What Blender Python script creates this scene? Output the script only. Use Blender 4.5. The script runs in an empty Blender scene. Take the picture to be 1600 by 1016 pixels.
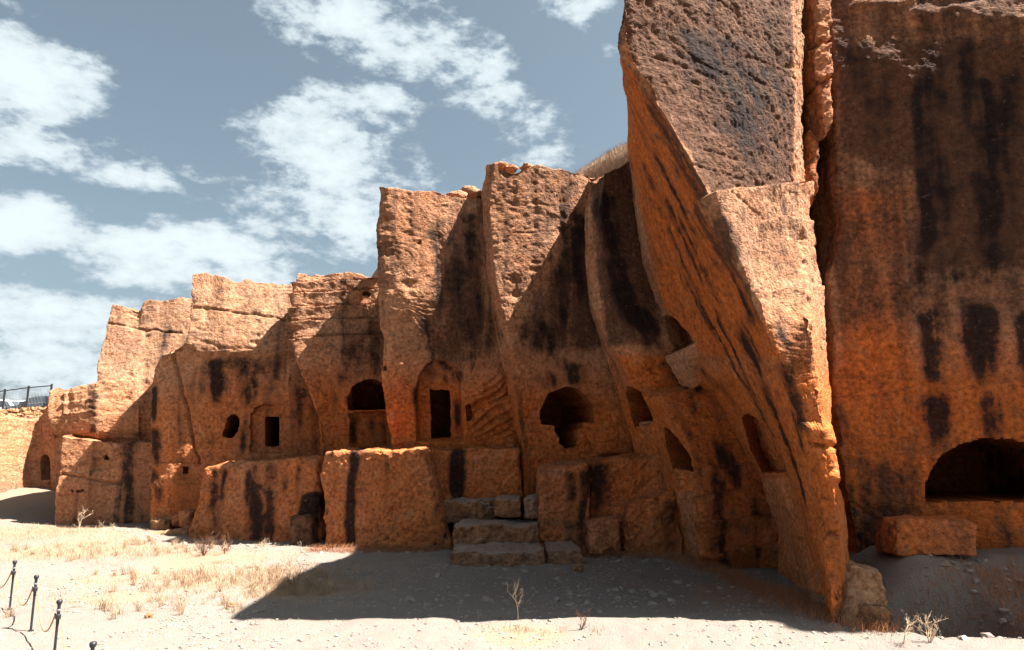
import bpy, math, random
import numpy as np
from mathutils import Vector

random.seed(7)
RNG = np.random.default_rng(11)
SC = bpy.context.scene
COL = SC.collection

# ------------------------------------------------------------------ camera, sky, sun, exposure
FPX, TILT, CAMZ = 1067.0, math.radians(9.2), 3.6
cam_data = bpy.data.cameras.new('camera')
cam_data.sensor_width = 36.0
cam_data.lens = 36.0 * FPX / 1600.0
cam_data.clip_end = 6000
cam = bpy.data.objects.new('camera', cam_data)
cam.location = (0, 0, CAMZ)
cam.rotation_euler = (math.radians(90) + TILT, 0, 0)
COL.objects.link(cam)
SC.camera = cam

SUN = Vector((0.60, -0.10, 1.0)).normalized()
sun_data = bpy.data.lights.new('sun', 'SUN')
sun_data.energy = 5.0
sun_data.angle = math.radians(0.53)
sun_data.color = (1.0, 0.93, 0.84)
sun = bpy.data.objects.new('sun', sun_data)
sun.rotation_euler = SUN.to_track_quat('Z', 'Y').to_euler()
sun.location = (30, 0, 50)
COL.objects.link(sun)

SC.view_settings.view_transform = 'Standard'
SC.view_settings.look = 'None'
SC.view_settings.exposure = 2.3
SC.view_settings.gamma = 1.0
SC.view_settings.use_curve_mapping = False
SC.render.engine = 'CYCLES'
SC.cycles.max_bounces = 8
SC.cycles.diffuse_bounces = 3
SC.cycles.adaptive_threshold = 0.03
SC.cycles.use_denoising = True


class NT:
    """small node-graph helper"""
    def __init__(self, tree):
        self.t = tree; self.n = tree.nodes; self.l = tree.links

    def node(self, typ, **kw):
        n = self.n.new(typ)
        for k, v in kw.items():
            setattr(n, k, v)
        return n

    def put(self, sock, v):
        if v is None:
            return
        if isinstance(v, bpy.types.NodeSocket):
            self.l.new(v, sock)
        else:
            sock.default_value = v

    def math(self, op, a, b=None, c=None, clamp=False):
        n = self.node('ShaderNodeMath', operation=op, use_clamp=clamp)
        self.put(n.inputs[0], a); self.put(n.inputs[1], b)
        if c is not None:
            self.put(n.inputs[2], c)
        return n.outputs[0]

    def vmath(self, op, a, b=None):
        n = self.node('ShaderNodeVectorMath', operation=op)
        self.put(n.inputs[0], a); self.put(n.inputs[1], b)
        return n.outputs['Value'] if op in ('LENGTH', 'DOT_PRODUCT', 'DISTANCE') else n.outputs[0]

    def noise(self, vec, scale, detail=4, rough=0.55, dist=0.0):
        n = self.node('ShaderNodeTexNoise')
        self.put(n.inputs['Vector'], vec)
        n.inputs['Scale'].default_value = scale
        n.inputs['Detail'].default_value = detail
        n.inputs['Roughness'].default_value = rough
        n.inputs['Distortion'].default_value = dist
        return n.outputs['Fac']

    def ramp(self, v, a, b, lo=0.0, hi=1.0, smooth=True):
        n = self.node('ShaderNodeMapRange')
        n.interpolation_type = 'SMOOTHSTEP' if smooth else 'LINEAR'
        self.put(n.inputs['Value'], v)
        n.inputs['From Min'].default_value = a; n.inputs['From Max'].default_value = b
        n.inputs['To Min'].default_value = lo; n.inputs['To Max'].default_value = hi
        return n.outputs['Result']

    def mix(self, f, a, b, blend='MIX'):
        n = self.node('ShaderNodeMix', data_type='RGBA', blend_type=blend)
        self.put(n.inputs[0], f)
        for s, v in ((n.inputs[6], a), (n.inputs[7], b)):
            if isinstance(v, tuple) and len(v) == 3:
                v = (*v, 1.0)
            self.put(s, v)
        return n.outputs[2]


world = bpy.data.worlds.new('World')
SC.world = world
world.use_nodes = True
W = NT(world.node_tree)
for n in list(W.n):
    W.n.remove(n)
wout = W.node('ShaderNodeOutputWorld')
bg = W.node('ShaderNodeBackground')
bg.inputs['Strength'].default_value = 0.05
W.l.new(bg.outputs[0], wout.inputs[0])
sky = W.node('ShaderNodeTexSky', sky_type='NISHITA')
sky.sun_disc = False
sky.sun_elevation = math.asin(SUN.z)
sky.sun_rotation = math.atan2(SUN.x, SUN.y)
sky.altitude = 450; sky.air_density = 1.0; sky.dust_density = 4.5; sky.ozone_density = 1.2
tc = W.node('ShaderNodeTexCoord')
direc = W.vmath('NORMALIZE', tc.outputs['Generated'])
hs = W.node('ShaderNodeHueSaturation')
hs.inputs['Saturation'].default_value = 0.58
hs.inputs['Value'].default_value = 0.60
W.l.new(sky.outputs[0], hs.inputs['Color'])
# clouds: broken cumulus made of noise, heaped at the bearings where the clouds stand
warp = W.node('ShaderNodeTexNoise'); warp.inputs['Scale'].default_value = 4.0; warp.inputs['Detail'].default_value = 3
W.l.new(direc, warp.inputs['Vector'])
wv = W.vmath('SUBTRACT', warp.outputs['Color'], (0.5, 0.5, 0.5))
wsc = W.node('ShaderNodeVectorMath', operation='SCALE'); W.l.new(wv, wsc.inputs[0]); wsc.inputs['Scale'].default_value = 0.10
dw = W.vmath('ADD', direc, wsc.outputs[0])


def cam_dir(px, py):
    cx, cy = (px - 800) / FPX, (508 - py) / FPX
    return Vector((cx, math.cos(TILT) - cy * math.sin(TILT), math.sin(TILT) + cy * math.cos(TILT))).normalized()


# (bearing x, bearing y, half-width, half-height in pixels of the photograph, weight)
CLOUDS = [(30, 95, 95, 60, 1.0), (60, 140, 80, 45, .9), (55, 215, 85, 42, 1.0), (5, 160, 60, 60, .8),
          (215, 275, 105, 26, .75), (300, 262, 70, 22, .6),
          (560, 40, 110, 45, 1.0), (650, 75, 125, 42, 1.0), (740, 95, 90, 36, .9), (500, 20, 60, 30, .7),
          (780, 150, 60, 42, .75), (830, 190, 55, 36, .75), (850, 235, 60, 26, .7), (905, 5, 55, 22, .9), (958, 85, 24, 22, .5),
          (500, 215, 110, 60, 1.0), (560, 260, 110, 55, .95), (470, 300, 120, 50, .8), (600, 172, 36, 24, .7),
          (520, 340, 140, 50, .9), (430, 330, 90, 28, .55),
          (60, 365, 120, 42, 1.0), (190, 390, 140, 40, 1.0), (330, 375, 110, 36, 1.0), (240, 430, 160, 36, .95),
          (130, 340, 60, 20, .6), (110, 500, 170, 28, .6), (60, 560, 150, 40, .45), (245, 344, 14, 9, .45), (400, 420, 110, 30, .7)]
total = None
for (cx_, cy_, hw, hh, wt) in CLOUDS:
    c = cam_dir(cx_, cy_)
    d = W.vmath('SUBTRACT', dw, tuple(c))
    s = W.vmath('MULTIPLY', d, (FPX / hw, FPX / hw, FPX / hh))
    ln = W.vmath('LENGTH', s)
    v = W.ramp(ln, 1.75, 0.0, 0.0, wt)
    total = v if total is None else W.math('MAXIMUM', total, v)
stretch = W.vmath('MULTIPLY', direc, (1.0, 1.0, 1.9))
fb = W.noise(stretch, 8.5, 6, 0.60, 0.0)
fb2 = W.noise(stretch, 34.0, 4, 0.62, 0.0)
fbig = W.noise(stretch, 2.2, 2, 0.5)
dens = W.math('ADD', W.math('MULTIPLY', total, 0.70), W.math('MULTIPLY_ADD', fb, 1.15, -0.62))
dens = W.math('ADD', dens, W.math('MULTIPLY_ADD', fb2, 0.45, -0.225))
dens = W.math('ADD', dens, W.math('MULTIPLY_ADD', fbig, 0.30, -0.15))
sepz = W.node('ShaderNodeSeparateXYZ'); W.l.new(direc, sepz.inputs[0])
dens = W.math('ADD', dens, W.ramp(sepz.outputs[2], 0.30, 0.02, 0.0, 0.34))
cover = W.ramp(dens, 0.18, 0.48)
shade = W.ramp(dens, 0.22, 0.75)
ccol = W.mix(shade, (2.6, 3.0, 3.3), (3.6, 4.05, 4.2))
tint = W.mix(1.0, hs.outputs[0], (0.86, 1.0, 0.98), 'MULTIPLY')
skycol = W.mix(cover, tint, ccol)
W.l.new(skycol, bg.inputs['Color'])


# ------------------------------------------------------------------ projection helpers: a bearing of the photograph plus a real distance
def P(px, py, Y):
    cx, cy = (px - 800) / FPX, (508 - py) / FPX
    dy = math.cos(TILT) - cy * math.sin(TILT)
    dz = math.sin(TILT) + cy * math.cos(TILT)
    k = Y / dy
    return np.array((cx * k, Y, CAMZ + dz * k))


def PZ(px, z, Y):
    dep = Y * math.cos(TILT) + (z - CAMZ) * math.sin(TILT)
    return np.array(((px - 800) / FPX * dep, Y, z))


def PG(px, py, z=0.0):
    """the point of the level z that lies on that bearing"""
    cx, cy = (px - 800) / FPX, (508 - py) / FPX
    dy = math.cos(TILT) - cy * math.sin(TILT)
    dz = math.sin(TILT) + cy * math.cos(TILT)
    k = (z - CAMZ) / dz
    return np.array((cx * k, dy * k, z))


def proj(v):
    x, y, z = v[..., 0], v[..., 1], v[..., 2] - CAMZ
    d = y * math.cos(TILT) + z * math.sin(TILT)
    u = -y * math.sin(TILT) + z * math.cos(TILT)
    d = np.maximum(d, 0.01)
    return 800 + FPX * x / d, 508 - FPX * u / d


# ------------------------------------------------------------------ numpy noise
def _hash(i, j, k):
    h = (i.astype(np.uint32) * np.uint32(374761393) + j.astype(np.uint32) * np.uint32(668265263)
         + k.astype(np.uint32) * np.uint32(2246822519))
    h = (h ^ (h >> np.uint32(13))) * np.uint32(1274126177)
    h = h ^ (h >> np.uint32(16))
    return (h & np.uint32(0xFFFFFF)).astype(np.float32) / np.float32(0x7FFFFF) - 1.0


def vnoise(p):
    p = np.asarray(p, dtype=np.float64)
    i = np.floor(p).astype(np.int64)
    f = (p - i)
    f = f * f * f * (f * (f * 6 - 15) + 10)
    i = i & 0xFFFFFFFF
    x0, y0, z0 = i[..., 0], i[..., 1], i[..., 2]
    x1, y1, z1 = x0 + 1, y0 + 1, z0 + 1
    fx, fy, fz = f[..., 0], f[..., 1], f[..., 2]
    def L(a, b, t): return a + (b - a) * t
    with np.errstate(over='ignore'):
        a = L(L(_hash(x0, y0, z0), _hash(x1, y0, z0), fx), L(_hash(x0, y1, z0), _hash(x1, y1, z0), fx), fy)
        b = L(L(_hash(x0, y0, z1), _hash(x1, y0, z1), fx), L(_hash(x0, y1, z1), _hash(x1, y1, z1), fx), fy)
    return L(a, b, fz)


def fbm(p, octaves=4, gain=0.5):
    s = 0.0; a = 1.0
    p = np.asarray(p, dtype=np.float64)
    for o in range(octaves):
        s = s + a * vnoise(p + 17.3 * o)
        p = p * 2.03; a *= gain
    return s


def sstep(a, b, x):
    t = np.clip((x - a) / (b - a), 0, 1)
    return t * t * (3 - 2 * t)


def in_poly(px, py, poly):
    r = np.zeros(px.shape, bool)
    n = len(poly)
    for k in range(n):
        x1, y1 = poly[k]; x2, y2 = poly[(k + 1) % n]
        if y1 == y2:
            continue
        c = ((y1 > py) != (y2 > py)) & (px < (x2 - x1) * (py - y1) / (y2 - y1) + x1)
        r ^= c
    return r


def poly_dist(px, py, line):
    d = np.full(px.shape, 1e9)
    for (x1, y1), (x2, y2) in zip(line[:-1], line[1:]):
        dx, dy = x2 - x1, y2 - y1
        t = np.clip(((px - x1) * dx + (py - y1) * dy) / (dx * dx + dy * dy + 1e-9), 0, 1)
        d = np.minimum(d, np.hypot(px - x1 - t * dx, py - y1 - t * dy))
    return d


# ------------------------------------------------------------------ materials
def new_mat(name):
    m = bpy.data.materials.new(name)
    m.use_nodes = True
    T = NT(m.node_tree)
    b = T.n['Principled BSDF']
    b.inputs['Roughness'].default_value = 0.95
    b.inputs['Specular IOR Level'].default_value = 0.12
    return m, T, b


def plain(name, col, rough=0.6, metal=0.0, var=0.25, scale=12, spec=0.4):
    m, T, b = new_mat(name)
    g = T.node('ShaderNodeNewGeometry')
    n = T.noise(g.outputs['Position'], scale, 5)
    d = tuple(c * (1 - var) for c in col); e = tuple(min(1, c * (1 + var)) for c in col)
    T.put(b.inputs['Base Color'], T.mix(n, d, e))
    b.inputs['Roughness'].default_value = rough
    b.inputs['Metallic'].default_value = metal
    b.inputs['Specular IOR Level'].default_value = spec
    return m


def rock_material(name, fresh, worn, bump=1.0, dust=False):
    m, T, b = new_mat(name)
    g = T.node('ShaderNodeNewGeometry')
    pos = g.outputs['Position']
    def attr(nm):
        a = T.node('ShaderNodeAttribute'); a.attribute_name = nm; return a.outputs['Fac']
    stain, tone, patina = attr('stain'), attr('tone'), attr('patina')
    n1 = T.noise(pos, 0.45, 3, 0.6)
    n2 = T.noise(pos, 2.6, 5, 0.70)
    n3 = T.noise(pos, 24.0, 3, 0.66)
    n4 = T.noise(pos, 8.5, 4, 0.72)
    strat = T.noise(T.vmath('MULTIPLY', pos, (0.22, 0.22, 2.4)), 1.0, 3, 0.6)
    vert = T.noise(T.vmath('MULTIPLY', pos, (2.2, 2.2, 0.16)), 1.0, 3, 0.62)
    t = T.math('ADD', tone, T.math('MULTIPLY_ADD', n1, 1.0, -0.5), clamp=True)
    col = T.mix(t, worn, fresh)
    col = T.mix(T.ramp(strat, 0.50, 0.72, 0, 0.42), col, (0.20, 0.078, 0.030))
    col = T.mix(T.ramp(n2, 0.50, 0.74, 0, 0.55), col, (0.36, 0.205, 0.115))
    col = T.mix(T.ramp(n2, 0.48, 0.30, 0, 0.60), col, (0.125, 0.048, 0.019))
    # thin brown weathering skin
    pm = T.math('ADD', patina, T.math('MULTIPLY_ADD', vert, 1.1, -0.55))
    pm = T.math('ADD', pm, T.math('MULTIPLY_ADD', n2, 0.9, -0.45))
    col = T.mix(T.ramp(pm, 0.13, 0.76, 0, 0.90), col, (0.066, 0.034, 0.023))
    # black water streaks with grainy edges
    sm = T.math('ADD', stain, T.math('MULTIPLY_ADD', n2, 1.1, -0.55))
    sm = T.math('ADD', sm, T.math('MULTIPLY_ADD', n4, 1.1, -0.55))
    sm = T.math('ADD', sm, T.math('MULTIPLY_ADD', vert, 0.5, -0.25))
    col = T.mix(T.ramp(sm, 0.18, 0.70, 0, 0.94), col, (0.014, 0.011, 0.012))
    # pale flecks where grains have broken off
    fl = T.ramp(n4, 0.63, 0.76, 0, 0.50)
    col = T.mix(fl, col, (0.40, 0.20, 0.10))
    col = T.mix(1.0, col, T.mix(T.ramp(n4, 0.30, 0.70, 0, 1, False), (0.40, 0.37, 0.36), (1.52, 1.50, 1.48)), 'MULTIPLY')
    if dust:
        up = T.node('ShaderNodeSeparateXYZ'); T.l.new(g.outputs['True Normal'], up.inputs[0])
        k = T.math('ADD', up.outputs[2], T.math('MULTIPLY_ADD', n2, 0.8, -0.4))
        col = T.mix(T.ramp(k, 0.35, 0.85, 0, 0.60), col, (0.30, 0.26, 0.225))
    T.put(b.inputs['Base Color'], col)
    ch = T.noise(T.vmath('MULTIPLY', pos, (9.0, 9.0, 20.0)), 1.0, 2, 0.6)
    h = T.math('ADD', T.math('MULTIPLY', n3, 0.45), T.math('MULTIPLY', ch, 0.70))
    h = T.math('ADD', h, T.math('MULTIPLY', n4, 0.8))
    bp = T.node('ShaderNodeBump')
    bp.inputs['Strength'].default_value = 0.85 * bump
    bp.inputs['Distance'].default_value = 0.07
    T.put(bp.inputs['Height'], h)
    T.put(b.inputs['Normal'], bp.outputs[0])
    return m


FRESH = (0.440, 0.126, 0.030)
WORN = (0.345, 0.192, 0.117)
M_ROCK = rock_material('rock_limestone', FRESH, WORN)
M_STEP = rock_material('rock_steps', (0.30, 0.130, 0.055), (0.31, 0.21, 0.145), 1.4, True)
M_EARTH = rock_material('bank_earth', (0.135, 0.080, 0.050), (0.14, 0.092, 0.062), 1.2)
M_PALE = rock_material('rock_pale_block', (0.36, 0.165, 0.070), (0.34, 0.215, 0.135), 1.2)


def ground_material():
    m, T, b = new_mat('ground_gravel')
    g = T.node('ShaderNodeNewGeometry'); pos = g.outputs['Position']
    a = T.node('ShaderNodeAttribute'); a.attribute_name = 'dry'
    n1 = T.noise(pos, 0.5, 3, 0.6); n2 = T.noise(pos, 6.0, 5, 0.7); n3 = T.noise(pos, 45.0, 3, 0.65)
    vo = T.node('ShaderNodeTexVoronoi'); vo.inputs['Scale'].default_value = 34; T.put(vo.inputs['Vector'], pos)
    vc = T.node('ShaderNodeSeparateColor'); T.l.new(vo.outputs['Color'], vc.inputs[0])
    col = T.mix(n1, (0.158, 0.131, 0.110), (0.226, 0.192, 0.167))
    col = T.mix(T.ramp(n2, 0.4, 0.7, 0, 0.6), col, (0.19, 0.158, 0.136))
    dry = T.math('ADD', a.outputs['Fac'], T.math('MULTIPLY_ADD', n2, 0.9, -0.45))
    col = T.mix(T.ramp(dry, 0.25, 0.8, 0, 0.85), col, (0.275, 0.178, 0.112))
    col = T.mix(T.ramp(vc.outputs[0], 0.0, 1.0, 0.0, 0.45, False), col, (0.15, 0.13, 0.12))
    col = T.mix(T.ramp(n3, 0.62, 0.78, 0, 0.6), col, (0.13, 0.10, 0.085))
    so = T.node('ShaderNodeAttribute'); so.attribute_name = 'low_bounce'  # outer ground, mostly out of view, darkened to cut its bounce light
    col = T.mix(so.outputs['Fac'], col, T.mix(n2, (0.08, 0.053, 0.034), (0.17, 0.115, 0.072)))
    T.put(b.inputs['Base Color'], col)
    h = T.math('ADD', T.math('MULTIPLY', n3, 0.7), T.math('MULTIPLY', vo.outputs['Distance'], -0.6))
    h = T.math('ADD', h, T.math('MULTIPLY', n2, 0.8))
    bp = T.node('ShaderNodeBump'); bp.inputs['Strength'].default_value = 0.8; bp.inputs['Distance'].default_value = 0.03
    T.put(bp.inputs['Height'], h); T.put(b.inputs['Normal'], bp.outputs[0])
    return m


M_GROUND = ground_material()
M_GRASS = plain('dry_grass', (0.36, 0.25, 0.165), 0.9, 0, 0.2, 3, 0.1)
M_GRASS_RED = plain('dry_grass_russet', (0.34, 0.15, 0.075), 0.9, 0, 0.4, 3, 0.1)
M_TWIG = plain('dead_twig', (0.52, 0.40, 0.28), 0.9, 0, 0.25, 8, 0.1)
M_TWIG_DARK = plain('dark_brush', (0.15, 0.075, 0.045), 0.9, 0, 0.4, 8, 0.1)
M_PEB = plain('pebble_stone', (0.24, 0.20, 0.17), 0.9, 0, 0.55, 2.5, 0.15)
M_BLACK = plain('black_painted_metal', (0.016, 0.017, 0.022), 0.45, 0, 0.3, 20, 0.5)
M_ROPE = plain('tan_rope', (0.40, 0.23, 0.11), 0.85, 0, 0.25, 60, 0.1)
M_STEEL = plain('grey_steel', (0.26, 0.27, 0.29), 0.5, 0.5, 0.2, 20, 0.5)
M_WIRE = plain('wire_steel', (0.60, 0.64, 0.68), 0.6, 0.0, 0.1, 20, 0.5)


# ------------------------------------------------------------------ object helpers
def root(name, loc, label, cat, group=None):
    o = bpy.data.objects.new(name, None)
    o.location = tuple(float(c) for c in loc)
    o.empty_display_size = 0.3
    COL.objects.link(o)
    o['label'] = label; o['category'] = cat
    if group:
        o['group'] = group
    return o


def mesh_obj(name, verts, faces, mat, parent=None, smooth=None, attrs=None, tri=False):
    """faces: (n,4) or (n,3) int array; verts in world space"""
    verts = np.asarray(verts, dtype=np.float64)
    faces = np.asarray(faces, dtype=np.int32)
    off = np.zeros(3)
    if parent is not None:
        p = parent
        while p is not None:
            off += np.array(p.location); p = p.parent
    me = bpy.data.meshes.new(name)
    k = faces.shape[1]
    me.vertices.add(len(verts))
    me.vertices.foreach_set('co', (verts - off).astype(np.float32).ravel())
    me.loops.add(faces.size)
    me.loops.foreach_set('vertex_index', faces.ravel())
    me.polygons.add(len(faces))
    me.polygons.foreach_set('loop_start', np.arange(0, faces.size, k, dtype=np.int32))
    if smooth is None:
        smooth = np.zeros(len(faces), bool)
    elif smooth is True:
        smooth = np.ones(len(faces), bool)
    me.polygons.foreach_set('use_smooth', smooth)
    if attrs:
        for nm, arr in attrs.items():
            a = me.attributes.new(nm, 'FLOAT', 'POINT')
            a.data.foreach_set('value', np.asarray(arr, dtype=np.float32).ravel())
    me.update(calc_edges=True)
    me.materials.append(mat)
    o = bpy.data.objects.new(name, me)
    COL.objects.link(o)
    if parent is not None:
        o.parent = parent
    return o


def tag(o, label, cat, group=None, kind=None):
    o['label'] = label
    if cat:
        o['category'] = cat
    if group:
        o['group'] = group
    if kind:
        o['kind'] = kind
    return o


def pchip(x, y, xi):
    """monotone cubic through (x ascending, y)"""
    x = np.asarray(x, float); y = np.asarray(y, float)
    if len(x) == 2:
        return np.interp(xi, x, y)
    h = np.diff(x); dl = np.diff(y) / h
    m = np.zeros(len(x))
    for k in range(1, len(x) - 1):
        if dl[k - 1] * dl[k] > 0:
            w1 = 2 * h[k] + h[k - 1]; w2 = h[k] + 2 * h[k - 1]
            m[k] = (w1 + w2) / (w1 / dl[k - 1] + w2 / dl[k])
    m[0] = dl[0]; m[-1] = dl[-1]
    xi = np.clip(xi, x[0], x[-1])
    j = np.clip(np.searchsorted(x, xi) - 1, 0, len(h) - 1)
    t = (xi - x[j]) / h[j]
    return ((1 + 2 * t) * (1 - t) ** 2 * y[j] + t * (1 - t) ** 2 * h[j] * m[j]
            + t * t * (3 - 2 * t) * y[j + 1] + t * t * (t - 1) * h[j] * m[j + 1])


def column(pts):
    out = []
    for p in pts:
        out.append(P(*p) if len(p) == 3 else PZ(p[0], p[3], p[2]))
    return np.array(out)


def shift(colw, dx, dy, dz=0):
    return colw + np.array((dx, dy, dz))


class Net:
    """a rock face lofted between real profile lines, cut and weathered, then meshed"""

    def __init__(self, cols, step, coarse=(), top_back=4.0, round_m=0.07, seed=0, rough=1.0, top_rough=0.16, top_dx=0.0, chip=0.10):
        cols = [c if isinstance(c, np.ndarray) else column(c) for c in cols]
        self.step = step; self.seed = seed
        hgt = max(c[0, 2] - c[-1, 2] for c in cols)
        nr = int(hgt / step) + 1
        v = np.linspace(0, 1, nr)
        grid_cols = []
        for c in cols:
            z = c[0, 2] + v * (c[-1, 2] - c[0, 2])
            o = np.argsort(c[:, 2], kind='stable')
            zz = c[o, 2] + np.arange(len(o)) * 1e-5
            grid_cols.append(np.stack([pchip(zz, c[o, 0], z), pchip(zz, c[o, 1], z), z], -1))
        parts = []
        for k in range(len(cols) - 1):
            a, b = grid_cols[k], grid_cols[k + 1]
            d = np.linalg.norm(a - b, axis=1)
            n = max(2, int(np.percentile(d, 80) / (step * (5 if k in coarse else 1))))
            t = np.arange(n) / n
            parts.append(a[:, None, :] * (1 - t)[None, :, None] + b[:, None, :] * t[None, :, None])
        parts.append(grid_cols[-1][:, None, :])
        G = np.concatenate(parts, 1)
        self.colpos = np.cumsum([0] + [p.shape[1] for p in parts[:-1]])
        # round the arrises
        s = max(1, int(round_m / step))
        ker = np.exp(-0.5 * (np.arange(-3 * s, 3 * s + 1) / s) ** 2); ker /= ker.sum()
        pad = 3 * s
        Gp = np.concatenate([np.repeat(G[:, :1], pad, 1), G, np.repeat(G[:, -1:], pad, 1)], 1)
        Gs = np.zeros_like(G)
        for q, w in enumerate(ker):
            Gs += w * Gp[:, q:q + G.shape[1]]
        G = Gs
        # uneven top edge
        u = np.cumsum(np.concatenate([[0], np.linalg.norm(np.diff(G[0], axis=0), axis=1)]))
        tz = top_rough * (fbm(np.stack([u * 0.9 + seed, u * 0 + seed, u * 0], -1), 5, 0.55))
        fade = np.exp(-np.arange(nr) * step / 0.9)
        G[:, :, 2] += fade[:, None] * tz[None, :]
        self.ncap = 0
        if top_back > 0:
            ds = np.cumsum(np.geomspace(step, 0.55, 14)); ds = ds / ds[-1] * top_back
            cap = []
            for d_ in ds[::-1]:
                r = G[0].copy(); r[:, 1] += d_; r[:, 0] += d_ * top_dx
                r[:, 2] += 0.10 * vnoise(np.stack([r[:, 0] * 1.3, r[:, 1] * 1.3, r[:, 2] * 0], -1)) * min(1, d_ / 0.5) + 0.03 * min(d_, 1.0)
                cap.append(r)
            G = np.concatenate([np.array(cap), G], 0)
            self.ncap = len(ds)
        self.G = G
        self.nr, self.nc = G.shape[:2]
        self.px, self.py = proj(G)
        dv = np.gradient(G, axis=0); du = np.gradient(G, axis=1)
        n = np.cross(du, dv)
        n /= np.linalg.norm(n, axis=-1, keepdims=True) + 1e-9
        # u runs left to right, v runs downwards: outward must be du x dv flipped towards -Y on the average
        mid = n[self.ncap + 2:, :]
        if mid[..., 1].mean() > 0:
            n = -n
        self.N = n
        view = np.array((0, 0, CAMZ)) - G
        self.facing = (view * n).sum(-1) > 0
        self.facing[:self.ncap] = False
        self.disp = np.zeros(G.shape[:2])
        self.push = np.zeros(G.shape)
        self.stain = np.zeros(G.shape[:2]); self.tone = np.zeros(G.shape[:2]); self.patina = np.zeros(G.shape[:2])
        self.part = np.zeros(G.shape[:2], np.int32)
        self.names = []
        U = np.cumsum(np.linalg.norm(du, axis=-1), axis=1)
        self.U = U
        Z = G[..., 2]
        q = G + seed * 13.7
        self.disp += rough * (0.055 * fbm(q * 0.45, 2) + 0.026 * fbm(q * 1.7, 3, 0.5) + 0.011 * fbm(q * 8.0, 2, 0.65))
        # pick marks: short slanting grooves left by the quarry tools
        sl = vnoise(q * 0.5) * 0.7
        a = U * np.cos(0.7 + sl) + Z * np.sin(0.7 + sl); b = -U * np.sin(0.7 + sl) + Z * np.cos(0.7 + sl)
        tool = vnoise(np.stack([a * 2.2, b * 12.0, U * 0 + seed], -1))
        tool2 = vnoise(np.stack([a * 4.5, b * 24.0, U * 0 + seed + 5], -1))
        amt = 0.5 + 0.5 * sstep(-0.3, 0.5, vnoise(q * 0.8))
        self.disp += rough * amt * (0.013 * tool + 0.009 * tool2)
        # bedding planes and wandering joints
        bed = vnoise(np.stack([U * 0.18, U * 0 + seed, Z * 1.5 + 0.25 * vnoise(q * 0.6)], -1))
        brk = sstep(-0.1, 0.4, vnoise(q * 0.7 + 31))
        self.disp -= rough * 0.035 * np.exp(-(bed / 0.035) ** 2) * brk
        jn = vnoise(np.stack([U * 0.45 + 0.2 * vnoise(q * 1.5), U * 0 + seed + 50, Z * 0.30], -1))
        self.disp -= rough * 0.05 * np.exp(-(jn / 0.012) ** 2) * sstep(0.0, 0.5, vnoise(q * 0.5 + 77))
        # flaked patches: shallow scabs broken off the face
        fk = fbm(q * np.array((1.1, 1.1, 1.5)) + 9, 3, 0.55)
        self.disp -= rough * 0.018 * sstep(0.42, 0.52, fk)
        # chipped arrises: bites out of every edge where two faces meet
        for ci in self.colpos[1:-1]:
            dist = np.abs(U - U[:, ci:ci + 1])
            zz = Z[:, ci:ci + 1]
            bite = np.clip(fbm(np.stack([zz * 1.6, zz * 0 + ci, zz * 0 + seed], -1), 4, 0.6) - 0.05, 0, 1)
            self.disp -= chip * bite * np.exp(-(dist / (0.07 + 0.14 * bite)) ** 2)
        # weathering by height: long-buried rock below, exposed skin above
        line = 6.0 + 0.12 * vnoise(q * 0.4)
        self.tone += 0.10 + 0.85 * sstep(line + 0.9, line - 1.6, Z)
        self.patina += 0.30 * sstep(line - 0.2, line + 1.0, Z)
        st = vnoise(np.stack([U * 0.9 + seed * 3.1, Z * 0.10, U * 0], -1)) + 0.5 * vnoise(np.stack([U * 2.3 + seed, Z * 0.22, U * 0], -1))
        st2 = vnoise(np.stack([U * 1.7 + seed * 1.3, Z * 0.16, U * 0 + 4], -1)) + 0.6 * vnoise(np.stack([U * 4.6 + seed, Z * 0.3, U * 0 + 8], -1))
        self.stain += 0.30 * sstep(0.15, 0.85, st) + 0.34 * sstep(0.15, 0.9, st2)

    # --- shaping, each given by an outline on the face
    def cut(self, poly, depth, name=None, label=None, only=None, direction=None, jitter=1.2, spread=None):
        j1 = vnoise(np.stack([self.px * 0.12, self.py * 0.12, self.px * 0], -1)) * jitter
        j2 = vnoise(np.stack([self.px * 0.12 + 40, self.py * 0.12, self.px * 0], -1)) * jitter
        m = in_poly(self.px + j1, self.py + j2, poly) & self.facing
        if only is not None:
            c = np.arange(self.nc)[None, :]
            m &= (c >= self.colpos[only[0]]) & (c <= self.colpos[only[1]])
        if not m.any():
            print('empty cut', name, poly[:2]); return
        if direction is None:
            d = -self.N[m].mean(0); d[2] = 0; d /= np.linalg.norm(d)
        else:
            d = np.array(direction, float); d /= np.linalg.norm(d)
        self.push[m] += d * depth
        if spread is None:
            spread = 0.55 if depth > 3 else 0.0
        if spread:
            o = self.G[m] - self.G[m].mean(0)
            o -= (o @ d)[:, None] * d
            self.push[m] += spread * o
        if name:
            self.names.append((name, label)); self.part[m] = len(self.names)
        return m

    def groove(self, line, width, depth, wobble=2.0):
        w = vnoise(np.stack([self.px * 0.07, self.py * 0.07, self.px * 0 + self.seed], -1)) * wobble
        w2 = vnoise(np.stack([self.px * 0.07 + 30, self.py * 0.07, self.px * 0 + self.seed], -1)) * wobble
        d = poly_dist(self.px + w, self.py + w2, line)
        self.disp -= depth * np.exp(-(d / width) ** 2) * self.facing

    def soft(self, poly, amount, blur=6.0):
        """raise or lower a patch with soft borders"""
        m = in_poly(self.px, self.py, poly)
        d = poly_dist(self.px, self.py, list(poly) + [poly[0]])
        w = np.where(m, np.clip(d / blur, 0, 1), 0)
        self.disp += amount * w * w * (3 - 2 * w) * self.facing
        return w

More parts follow.
